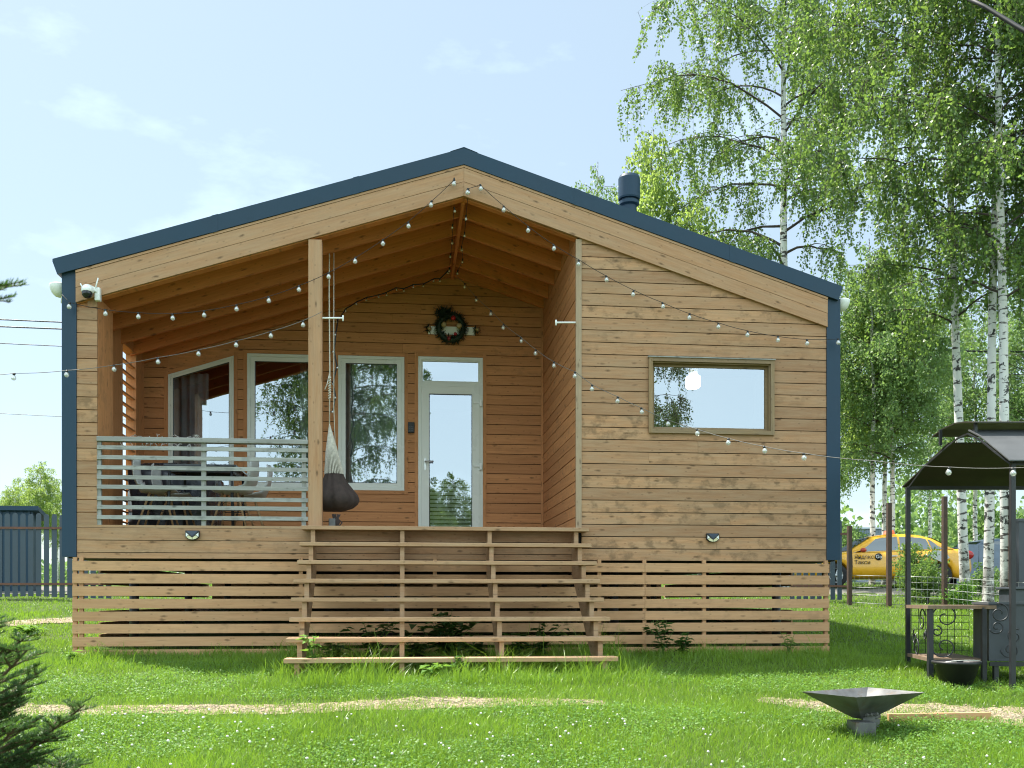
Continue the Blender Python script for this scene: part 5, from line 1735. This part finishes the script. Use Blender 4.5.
def make_bush(seed, H, R, nleaf, leaf, mat, name='leafy_bush', stems=7, shape=1.0, label='x', cat='bush', group=None, droop=.2):
    rng = np.random.default_rng(seed)
    root = thing(name, label, cat, (0, 0, 0), group=group)
    segs = []; cl = []
    for k in range(stems):
        a = rng.uniform(0, 6.28); ph = rng.uniform(.15, 1) ** .6
        tip = np.array([math.cos(a) * R * ph * .7, math.sin(a) * R * ph * .7, H * rng.uniform(.6, 1.0) * (1 - .35 * ph)])
        s = np.linspace(0, 1, 6)[:, None]
        P = tip * s * np.array([1, 1, 1]) + np.array([0, 0, .12 * H]) * np.sin(s * 3.1) + rng.normal(0, .02 * H, (6, 3)) * s
        segs.append((P, H * .010 * np.linspace(1, .3, 6)))
        for j in range(9):
            t = rng.uniform(.25, 1.05); i = min(int(t * 5), 4)
            cl.append((P[i] + (P[i + 1] - P[i]) * (t * 5 - i) + rng.normal(0, R * .16, 3), R * rng.uniform(.12, .3)))
    V, F = tubes_np(segs, 5)
    link_mesh('stems', np_mesh('stems', V, F, attr=np.zeros((len(V), 3)), mats=[M['twig']]), root)
    cp = np.array([c for c, _ in cl]); cr_ = np.array([r for _, r in cl])
    idx = rng.choice(len(cl), nleaf, p=cr_ ** 2 / (cr_ ** 2).sum())
    P = cp[idx] + norm(rng.normal(size=(nleaf, 3))) * (cr_[idx] * rng.random(nleaf) ** .45)[:, None] * np.array([1, 1, .8])
    P[:, 2] = np.maximum(P[:, 2], .03)
    link_mesh('foliage', leaves_mesh('foliage', P, leaf, rng, M[mat], droop=droop), root)
    return root

TG = 'birch trees beyond the house'
bA = make_birch(11, 17.0, 5.4, 2.9, 46000, leaf=.073, r0=.088, nb=46, lean=(.3, .1), hang=(.35, 1.1), twigs=40)
bB = make_birch(12, 16.0, 6.0, 2.5, 38000, leaf=.073, r0=.080, nb=42, lean=(.25, -.1), hang=(.35, 1.1), twigs=40)
bC = make_birch(13, 20.0, 8.6, 4.1, 62000, leaf=.080, r0=.145, nb=44, lean=(.1, 0), hang=(.5, 1.5), twigs=42, up=(.35, .9))
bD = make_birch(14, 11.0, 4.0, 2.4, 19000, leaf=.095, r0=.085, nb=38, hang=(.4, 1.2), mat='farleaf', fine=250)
bE = make_birch(15, 9.0, 3.6, 2.3, 25000, leaf=.088, r0=.075, nb=44, hang=(.35, .9), mat='midleaf', up=(.6, 1.1), fine=250)
def put(o, u, d, rot, sc, label, tilt=(0, 0), first=False, group=TG, dz=0):
    p = ld((u - UC) / FPX * d, d)
    o = o if first else copy_tree(o)
    place(o, (p.x, p.y, g(p.x, p.y) + dz), rot, sc, label, tilt)
    o['group'] = group
    return o
put(bA, 966, 20.3, .4, 1.0, 'white barked birch left of the pair, its trunk rising behind the barbecue canopy', tilt=(0, -.080), first=True)
put(bB, 988, 18.4, 2.2, 1.02, 'slender white birch at left of the close pair behind the barbecue firebox', tilt=(0, -.03), first=True)
put(bA, 1006, 17.8, 3.9, .98, 'thicker white birch at right of the close pair behind the barbecue firebox', tilt=(0, .022))
put(bC, 782, 27.0, .9, 1.0, 'tall birch with long hanging boughs behind the right roof slope', first=True)
put(bB, 1075, 17.5, 1.1, 1.05, 'birch with its trunk just outside the right edge and boughs reaching in')
put(bE, 652, 30.0, 1.0, (1.12, 1.12, 1.52), 'rounded leafy birch showing above the roof beside the chimney', first=True)
put(bD, 600, 34, 2.1, (.8, .8, 1.30), 'thin topped young birch just left of the chimney', first=True)
put(bE, 884, 31.5, 3.0, (1.05, 1.05, 1.16), 'dense green bushy birch right of the house corner, below the cables')
put(bE, 838, 37.0, 5.0, (.8, .8, .95), 'leafy birch partly hidden by the right house corner')
put(bD, 872, 30, .8, .95, 'thin pale birch stem at left of two behind the yellow taxi')
put(bD, 893, 30, 4.0, .92, 'thin pale birch stem at right of two behind the yellow taxi')
put(bD, 975, 36, 1.4, .95, 'light green birch seen between the canopy trunks, far back')
put(bD, 1030, 34, 3.3, 1.0, 'light green birch far back at the right picture edge')
put(bD, 930, 44, 5.0, 1.0, 'hazy small birch in the far row behind the road')
put(bD, 800, 40, 2.4, 1.1, 'birch in the far row rising behind the right eave')
put(bE, 700, 36, 4.2, (1.0, 1.0, 1.32), 'full leafed birch behind the roof between chimney and tall birch')
# left, beyond the picket fence
LG = 'young trees beyond the left fence'
for u, d, s, r, lab, pr_ in ((40, 46, .62, .3, 'tallest pale young birch above the picket fence at left', bE), (10, 44, .47, 1.4, 'low pale birch at the left picture edge above the picket fence', bE), (58, 50, .50, 2.6, 'pale young birch half hidden by the left house corner', bE), (-30, 42, .5, 3.4, 'young birch outside the left edge beyond the fence', bD), (90, 48, .45, 5.1, 'young birch hidden behind the left house wall', bE), (22, 60, .55, 4.2, 'distant young birch behind the others beyond the left fence', bD)):
    put(pr_, u, d, r, s, lab, group=LG)
# trees behind the photographer, seen in the panes
BG = 'birches mirrored in the window panes'
def back(o, x, y, rot, sc, label, tilt=(0, 0)):
    o = copy_tree(o); place(o, (x, y, g(x, y)), rot, sc, label, tilt); o['group'] = BG
back(bA, -2.2, -10.5, 1.2, 1.05, 'birch with a pale trunk mirrored in the middle porch window')
back(bB, -3.6, -11.5, 2.9, 1.0, 'birch mirrored in the right half of the window behind the porch post')
back(bC, -2.6, -15, 4.4, 1.0, 'tall birch mirrored behind the pale trunk in the middle porch window')
back(bE, .5, -12.0, .5, .80, 'small birch mirrored at the lower left of the door glass')
back(bE, 2.3, -18.0, 2.5, .86, 'low birch mirrored at the bottom of the door glass')
back(bA, 7.2, -9.0, 3.6, .95, 'birch mirrored in the left of the front window')
back(bE, 9.2, -10.5, 1.9, .95, 'leafy birch mirrored at the lower left of the front window')
back(bD, -5.5, -20, .2, .55, 'low birch mirrored at the foot of the left porch windows')

# far belt of woodland
def far_wood():
    rng = np.random.default_rng(77)
    P = []; 
    for k in range(110):
        u = rng.uniform(-1.0, 1.1); d = rng.uniform(85, 130)
        c = ld(u * d, d); h = rng.uniform(5, 11) if u > .1 else rng.uniform(2.0, 4.5); r = rng.uniform(2, 4)
        n = 900
        q = norm(rng.normal(size=(n, 3))) * (rng.random(n) ** .4)[:, None] * np.array([r, r, h * .55]) + np.array([c.x, c.y, .9 + h * .5])
        P.append(q)
    P = np.concatenate(P)
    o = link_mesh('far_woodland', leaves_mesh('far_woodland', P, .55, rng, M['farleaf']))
    tag(o, 'belt of distant woodland along the horizon', 'woodland', kind='stuff')
far_wood()

# shrubs and weeds
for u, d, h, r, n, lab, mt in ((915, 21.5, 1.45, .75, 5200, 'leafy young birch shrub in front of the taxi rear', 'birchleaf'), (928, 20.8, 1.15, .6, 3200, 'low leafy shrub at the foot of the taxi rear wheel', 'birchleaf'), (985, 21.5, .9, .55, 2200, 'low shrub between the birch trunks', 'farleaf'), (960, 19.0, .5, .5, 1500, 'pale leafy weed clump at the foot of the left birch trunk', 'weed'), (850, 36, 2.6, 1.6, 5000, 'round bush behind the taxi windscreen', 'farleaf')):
    o = make_bush(int(u), h, r, n, .055 if d < 30 else .10, mt, label=lab, group='shrubs beyond the lawn')
    p = ld((u - UC) / FPX * d, d); place(o, (p.x, p.y, g(p.x, p.y)), 0)

def big_weed(seed, x, y, h, n_st, leaf, mat, label, spread=.2, z=None):
    """upright stems with paired pointed leaves"""
    rng = np.random.default_rng(seed)
    z = g(x, y) if z is None else z
    root = thing('weed_plant', label, 'weed', (x, y, z), group='weeds round the steps and skirting')
    segs = []; V = []; F = []; A = []
    for k in range(n_st):
        a = rng.uniform(0, 6.28); tip = np.array([math.cos(a) * spread * rng.random(), math.sin(a) * spread * rng.random(), h * rng.uniform(.65, 1)])
        s = np.linspace(0, 1, 5)[:, None]; P = tip * s ** np.array([1.6, 1.6, 1]); segs.append((P, [.005, .004, .0035, .003, .002]))
        for i in range(int(h / .05) + 3):
            t = rng.uniform(.2, 1.0); q = P[min(int(t * 4), 3)] * (1 - (t * 4 - min(int(t * 4), 3))) + P[min(int(t * 4), 3) + 1] * (t * 4 - min(int(t * 4), 3))
            an = rng.uniform(0, 6.28); L = leaf * rng.uniform(.6, 1.2); w = L * .26
            d = np.array([math.cos(an), math.sin(an), rng.uniform(.0, .5)]); sd = np.array([-math.sin(an), math.cos(an), 0]); b = len(V)
            m1 = q + d * L * .4 + np.array([0, 0, .03 * L]); tp = q + d * L - np.array([0, 0, .35 * L])
            V += [q, m1 + sd * w, tp, m1 - sd * w]; F.append((b, b + 1, b + 2, b + 3)); A += [(0, 0, rng.random())] * 4
    Vs, Fs = tubes_np(segs, 4)
    link_mesh('stem', np_mesh('stem', Vs, Fs, attr=np.zeros((len(Vs), 3)), mats=[M['weed']]), root)
    link_mesh('foliage', np_mesh('foliage', np.array(V), np.array(F), attr=np.array(A), mats=[M[mat]]), root)
big_weed(1, -.87, 10.0, .42, 4, .11, 'weed', 'pale green weed standing at the left end of the lowest step', .10)
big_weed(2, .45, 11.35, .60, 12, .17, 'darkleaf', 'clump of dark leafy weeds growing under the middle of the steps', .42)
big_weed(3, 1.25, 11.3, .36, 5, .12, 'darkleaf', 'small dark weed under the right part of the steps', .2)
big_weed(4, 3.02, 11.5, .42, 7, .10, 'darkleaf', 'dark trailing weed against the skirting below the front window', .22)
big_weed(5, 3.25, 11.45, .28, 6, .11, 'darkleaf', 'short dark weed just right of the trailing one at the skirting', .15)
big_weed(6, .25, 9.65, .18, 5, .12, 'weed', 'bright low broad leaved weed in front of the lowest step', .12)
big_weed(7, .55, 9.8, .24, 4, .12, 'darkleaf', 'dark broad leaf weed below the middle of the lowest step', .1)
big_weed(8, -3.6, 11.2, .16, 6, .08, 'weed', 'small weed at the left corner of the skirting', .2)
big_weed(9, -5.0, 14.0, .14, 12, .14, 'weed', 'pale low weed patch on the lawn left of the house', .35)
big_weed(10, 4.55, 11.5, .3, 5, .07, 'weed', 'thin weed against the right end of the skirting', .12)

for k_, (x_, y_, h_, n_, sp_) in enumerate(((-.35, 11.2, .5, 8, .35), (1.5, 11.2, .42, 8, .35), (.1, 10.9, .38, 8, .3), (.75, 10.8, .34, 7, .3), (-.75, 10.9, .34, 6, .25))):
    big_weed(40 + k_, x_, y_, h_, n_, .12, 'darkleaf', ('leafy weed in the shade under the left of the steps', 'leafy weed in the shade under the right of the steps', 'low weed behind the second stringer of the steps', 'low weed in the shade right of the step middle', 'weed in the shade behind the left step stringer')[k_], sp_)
# young spruce at left front
def spruce(seed, l0, d0, H, clear, Lmax, label, up, dz, dens=1.0, r=.045):
    rng = np.random.default_rng(seed)
    p0 = ld(l0, d0); z0 = g(p0.x, p0.y)
    root = thing('young_spruce', label, 'spruce', (p0.x, p0.y, z0))
    V, F = tubes_np([(np.array([[0, 0, -.1], [.01, 0, H * .33], [0, .01, H * .7], [0, 0, H]]), [r, r * .8, r * .4, .006])], 10)
    link_mesh('trunk', np_mesh('trunk', V, F, attr=np.zeros((len(V), 3)), mats=[M['barkb']], smooth=True), root)
    segs = []; lines = []
    def shoot(p, d, L, r, lev):
        m = 7 if lev == 0 else 5
        P = [p]; d = d / np.linalg.norm(d)
        for i in range(m):
            d2 = d + np.array([0, 0, (.10 if lev == 0 else .02) * i / m]) + rng.normal(0, .035, 3)
            p = p + d2 / np.linalg.norm(d2) * L / m; P.append(p)
        P = np.array(P); segs.append((P, r * np.linspace(1, .4, m + 1))); lines.append((P, L, lev))
        if lev < 2:
            ns = int(L / (.075 if lev == 0 else .085)) + 1
            for i in range(ns):
                t = .22 + .76 * (i + .5) / ns; x = t * m; k = min(int(x), m - 1)
                q = P[k] * (1 - x + k) + P[k + 1] * (x - k); dd = norm(P[k + 1] - P[k])
                for sgn in (-1, 1):
                    if rng.random() < .12: continue
                    side = np.cross(dd, [0, 0, 1]) * sgn; side /= np.linalg.norm(side) + 1e-9
                    v = dd * .62 + side * .75 + np.array([0, 0, rng.uniform(-.15, .18)])
                    shoot(q, v, L * (.42 if lev == 0 else .4) * (1.08 - t) * rng.uniform(.8, 1.2) + .05, r * .5, lev + 1)
    z = clear
    az = .3
    while z < H - .2:
        nb = 6
        for k in range(nb):
            a = az + 6.283 * k / nb + rng.normal(0, .12)
            L = (Lmax * ((H - z) / (H - clear)) ** .8 + .10) * rng.uniform(.85, 1.1)
            shoot(np.array([0, 0, z + rng.normal(0, .04)]), np.array([math.cos(a), math.sin(a), up + .4 * z / H]), L, .011, 0)
        az += .55; z += dz
    V, F = tubes_np(segs, 5)
    link_mesh('branches', np_mesh('branches', V, F, attr=np.zeros((len(V), 3)), mats=[plain('spruce_twig', (.09, .06, .03), rough=.85)]), root)
    B, D, Q = [], [], []
    for P, L, lev in lines:
        n = int(L * (900 if lev else 600) * dens)
        x = rng.uniform(.05 if lev else .3, 1, n) * (len(P) - 1); k = np.minimum(x.astype(int), len(P) - 2); f = (x - k)[:, None]
        q = P[k] * (1 - f) + P[k + 1] * f; dd = norm(P[k + 1] - P[k])
        rad = rng.normal(size=(n, 3)); rad -= dd * (rad * dd).sum(1, keepdims=True); rad = norm(rad); rad[:, 2] = np.abs(rad[:, 2]) * .8 + rad[:, 2] * .2
        B.append(q); D.append(norm(dd * .75 + rad))
    B = np.concatenate(B); D = np.concatenate(D); n = len(B)
    S = norm(np.cross(D, rng.normal(size=(n, 3)))) * .0012
    L = rng.uniform(.013, .023, (n, 1))
    V = np.stack([B - S, B + S, B + D * L * .7 + S * .8, B + D * L, B + D * L * .7 - S * .8], 1).reshape(-1, 3)
    F = np.arange(5 * n).reshape(n, 5); r = np.repeat(rng.random(n), 5)
    link_mesh('needles', np_mesh('needles', V, F, attr=np.stack([r * 0, r * 0, r], -1), mats=[M['needle']]), root)
    print('needles', n)
spruce(5, -2.12, 3.6, 1.30, .2, .70, 'small dark green spruce at the front left, its branches reaching up into the picture', .55, .17)
spruce(9, -1.80, 2.5, 2.75, 2.06, .47, 'taller spruce outside the left edge, one branch tip showing against the sky', .22, .22, .9, .05)

# bare bough at the top right corner
a_, b_ = atd(955, -8, 6.0), atd(1045, 42, 5.6)
t = thing('overhanging_bough', 'dark bare bough crossing the top right corner', 'bough', b_)
mb = MB(); mb.tube([a_, a_.lerp(b_, .35) + Vector((0, 0, .012)), a_.lerp(b_, .7), b_, b_ + (b_ - a_) * .9 + Vector((0, 0, -.2)), ld(4.6, 4.6, .9), ld(4.75, 4.6, -.4), ld(4.8, 4.6, -1.6)], [.010, .011, .013, .014, .03, .06, .09, .11], 8); mb.build('limb', M['cable'], t)

# ------------------------------------------------------------------ grass
def in_path(x, y, grow=0.0):
    m = np.zeros(len(x), bool)
    for pp, ww in PATHS:
        P = np.array(pp)
        for (a, b, wa, wb) in zip(P[:-1], P[1:], ww[:-1], ww[1:]):
            ab = b - a; t = np.clip(((x - a[0]) * ab[0] + (y - a[1]) * ab[1]) / (ab @ ab), 0, 1)
            d = np.hypot(x - a[0] - ab[0] * t, y - a[1] - ab[1] * t)
            m |= d < (wa + (wb - wa) * t) * .5 + grow
    return m
def grass():
    rng = np.random.default_rng(3)
    VV, AA = [], []; NB = 0
    zones = [(5.2, 7.0, 110000, .0034), (7.0, 9.3, 130000, .0040), (9.3, 13.0, 120000, .0052), (13, 19, 80000, .0085), (19, 30, 45000, .015)]
    for (d0, d1, n, w) in zones:
        d = d0 + (d1 - d0) * rng.random(n); l = (rng.random(n) * 2 - 1) * (d * .56 + .9)
        x = l * CA + d * SA; y = -l * SA + d * CA
        f = .5 + .5 * np.sin(x * 2.1 + np.sin(y * 1.7) * 2) * np.sin(y * 2.6 + np.sin(x * 1.3) * 2)
        keep = ~((x > -3.7) & (x < 5.15) & (y > 12.1) & (y < 19.4))
        wv = np.sin(x * 6.1 + 2 * np.sin(y * 8)) + np.sin(x * 13.3 + y * 21) + .7 * np.sin(x * 29 + 3 * np.sin(y * 31))
        pth = in_path(x, y, -.09 + .075 * wv) 
        pn = np.sin(x * 7.3 + 2 * np.sin(y * 9)) + np.sin(y * 17 + x * 4.1) + .8 * np.sin(x * 19.7 + 3 * np.sin(y * 13)) + rng.normal(0, .3, n)
        keep &= ~(pth & (rng.random(n) < np.where(pn > .6, .45, .95)))
        edge = in_path(x, y, .16) & ~pth
        keep &= ~(edge & (rng.random(n) < .45))
        keep &= ~((y > 22.9) & (y < 26.2))
        x, y, f, edge, d = x[keep], y[keep], f[keep], edge[keep], d[keep]
        n = len(x)
        h = rng.uniform(.022, .068, n) * (.7 + .7 * f)
        # long unmown tufts along the skirting and under the steps
        near = np.clip(1 - np.abs(y - 11.4) / .8, 0, 1) * ((x > -3.9) & (x < 5.4))
        stp = ((x > -1.5) & (x < 2.5) & (y > 9.2) & (y < 11.9)).astype(float)
        tuft = np.clip(np.sin(x * 7.3 + 1) * np.sin(y * 5.1 + x * 2) + .1, 0, 1)
        h *= 1 + near * (1.0 + 1.6 * tuft) * rng.random(n) + stp * (1.6 + 3.2 * tuft) * rng.random(n) ** 1.5
        lng = (rng.random(n) < .02) & ~edge
        h = np.where(lng, h * 1.9, h)
        a = rng.random(n) * 6.283; bend = rng.uniform(.1, 1.15, n) * h
        z = gz(x, y) - .004
        dx, dy = np.cos(a), np.sin(a); b2 = rng.random(n) * 6.283; sx, sy = np.cos(b2) * w * .5, np.sin(b2) * w * .5
        ww = rng.uniform(.7, 1.4, n); sx, sy = sx * ww, sy * ww
        p0 = np.stack([x - sx, y - sy, z], -1); p1 = np.stack([x + sx, y + sy, z], -1)
        mx, my, mz = x + dx * bend * .3, y + dy * bend * .3, z + h * .6
        p2 = np.stack([mx + sx * .8, my + sy * .8, mz], -1); p3 = np.stack([mx - sx * .8, my - sy * .8, mz], -1)
        p4 = np.stack([x + dx * bend, y + dy * bend, z + h * .98], -1)
        VV.append(np.stack([p0, p1, p2, p3, p4], 1).reshape(-1, 3))
        r = np.clip(rng.random(n) * .8 + .2 * f, 0, 1); AA.append(np.repeat(np.stack([r * 0, r * 0, r], -1), 5, axis=0))
        NB += n
    V = np.concatenate(VV); b = np.arange(NB)[:, None] * 5
    me = np_mesh('lawn_grass', V, [b + np.array([[0, 1, 2, 3]]), b + np.array([[3, 2, 4]])], attr=np.concatenate(AA), mats=[M['grass']])
    tag(link_mesh('lawn_grass', me), 'bright green lawn grass, longer at the skirting and steps', 'grass', kind='stuff')
    print('blades', NB)
grass()

def clover_leaves():
    rng = np.random.default_rng(31)
    n = 170000
    d = 5.2 + 5.3 * rng.random(n) ** .9; l = (rng.random(n) * 2 - 1) * (d * .56 + .6)
    x = l * CA + d * SA; y = -l * SA + d * CA
    f = np.sin(x * 1.9 + 1.3 * np.sin(y * 2.3)) + np.sin(y * 3.1 + 1.1 * x) + .5 * np.sin(x * 6.1 - y * 4)
    k = (f + rng.normal(0, .5, n) > -.1) & ~in_path(x, y, .06)
    x, y = x[k], y[k]; n = len(x)
    c = np.stack([x, y, gz(x, y) + rng.uniform(.02, .065, n)], -1)
    nr = norm(rng.normal(0, .38, (n, 3)) + np.array([0, 0, 1.]))
    ax = norm(np.cross(nr, rng.normal(size=(n, 3)))); sd = np.cross(nr, ax); s_ = rng.uniform(.005, .012, (n, 1))
    V = np.stack([c - ax * s_, c + sd * s_ * .8, c + ax * s_, c - sd * s_ * .8], 1).reshape(-1, 3)
    r = np.repeat(rng.random(n), 4)
    me = np_mesh('clover_patch', V, np.arange(4 * n).reshape(n, 4), attr=np.stack([r * 0, r * 0, r], -1), mats=[M['weed']])
    tag(link_mesh('clover_patch', me), 'low clover leaves spread through the lawn', 'clover leaves', kind='stuff')
clover_leaves()
def clover():
    rng = np.random.default_rng(21)
    n = 420
    d = rng.uniform(5.9, 8.0, n); l = (rng.random(n) * 2 - 1) * (d * .52)
    f = np.sin(l * 2.2 + 1) + np.sin(d * 5 + l)
    k = (rng.random(n) < .35 + .4 * (f > 0)) & ((l < 1.6) | (rng.random(n) < .3))
    d, l = d[k], l[k]
    x = l * CA + d * SA; y = -l * SA + d * CA
    k = ~in_path(x, y, .1); x, y = x[k], y[k]
    mb = MB()
    for a, b in zip(x, y):
        z = g(a, b) + RND.uniform(.045, .085); r = RND.uniform(.006, .0105)
        mb.lathe([(1e-6, -r * .7), (r * .8, -r * .5), (r, .1 * r), (r * .6, r * .75), (1e-6, r * .9)], (a, b, z), 7, fold=lambda an, i: 1 + .2 * math.sin(an * 3 + i))
    tag(mb.build('clover_flowers', M['flower']), 'small white clover heads scattered in the lawn', 'clover', kind='stuff')
clover()
def pebbles():
    rng = np.random.default_rng(8); mb = MB()
    for pi, (pp, ww) in enumerate(PATHS):
        P = np.array(pp)
        cnt = (1700, 2600, 700)[pi]
        s = rng.integers(0, len(P) - 1, cnt); t = rng.random(cnt)
        for i in range(cnt):
            a, b = P[s[i]], P[s[i] + 1]; c = a + (b - a) * t[i]; w = ww[s[i]] + (ww[s[i] + 1] - ww[s[i]]) * t[i]
            dn = np.array([-(b - a)[1], (b - a)[0]]) / np.linalg.norm(b - a); q = c + dn * rng.normal(0, .24) * w
            r = rng.uniform(.006, .017); z = g(*q) + .006
            mb.lathe([(1e-6, -r * .5), (r, -r * .1), (r * .8, r * .4), (1e-6, r * .55)], (q[0], q[1], z), 5, sx=rng.uniform(.7, 1.3), sy=rng.uniform(.7, 1.2), smooth=False)
    tag(mb.build('gravel_stones', M['stone']), 'loose tan pebbles on the gravel paths', 'gravel', kind='stuff')
pebbles()
# low buildings far back
def shed(label, u0, u1, d, vt, vb_, mat, roofm, dep=3.0):
    a, b = at(u0, 600, d), at(u1, 600, d)
    zt = (HOR - vt) / FPX * d; z0 = g(a.x, a.y) - .2
    t = thing('metal_shed', label, 'shed', (a.x, a.y, z0), group='far sheds')
    mb = MB(); n = int((b.x - a.x) / .15)
    mb.box(a.x, b.x, a.y, a.y + dep, z0, zt - .12)
    for k in range(n): x = a.x + (k + .5) * (b.x - a.x) / n; mb.box(x - .02, x + .02, a.y - .025, a.y - .001, z0, zt - .12)
    mb.build('wall', M[mat], t)
    mb = MB(); mb.prism([(a.y - .1, zt - .11), (a.y + dep + .1, zt - .3), (a.y + dep + .1, zt - .2), (a.y - .1, zt - .01)], a.x - .15, b.x + .15, plane='yz'); mb.build('roof', M[roofm], t)
M['paleroof'] = plain('pale_roof', (.40, .43, .52), rough=.6)
M['greyblue'] = plain('grey_blue_sheet', (.17, .21, .28), rough=.6)
shed('dark blue corrugated shed behind the picket fence at left', -60, 33, 24.0, 510, 590, 'blue', 'blue', .5)
shed('pale roofed shed far behind the taxi windscreen', 838, 882, 60, 524, 560, 'greyblue', 'paleroof', 8)
t = thing('sheet_fence', 'grey blue sheet metal fence panels beyond the road behind the birches', 'fence', ld(.435 * 27.5, 27.5, g(12, 27)))
for k in range(7):
    a = ld((.445 + k * .022) * 29.5, 29.5); b = ld((.445 + (k + 1) * .022 - .001) * 29.5, 29.5)
    mb = MB(); a.z = g(a.x, a.y) + .6; b.z = g(b.x, b.y) + .6; mb.bar(a, b, .03, 1.25); mb.build('sheet_panel', M['greyblue'], t)
p = ld(.509 * 24, 24); t = thing('gate_pillar', 'dark grey gate pillar at the right picture edge beyond the lawn', 'pillar', (p.x, p.y, g(p.x, p.y)))
mb = MB(); mb.box(p.x - .13, p.x + .13, p.y - .13, p.y + .13, g(p.x, p.y), .078 * 24); mb.build('pillar_shaft', M['firebox'], t)
mb = MB(); mb.box(p.x - .16, p.x + .16, p.y - .16, p.y + .16, .078 * 24, .081 * 24); mb.build('pillar_cap', M['firebox'], t)
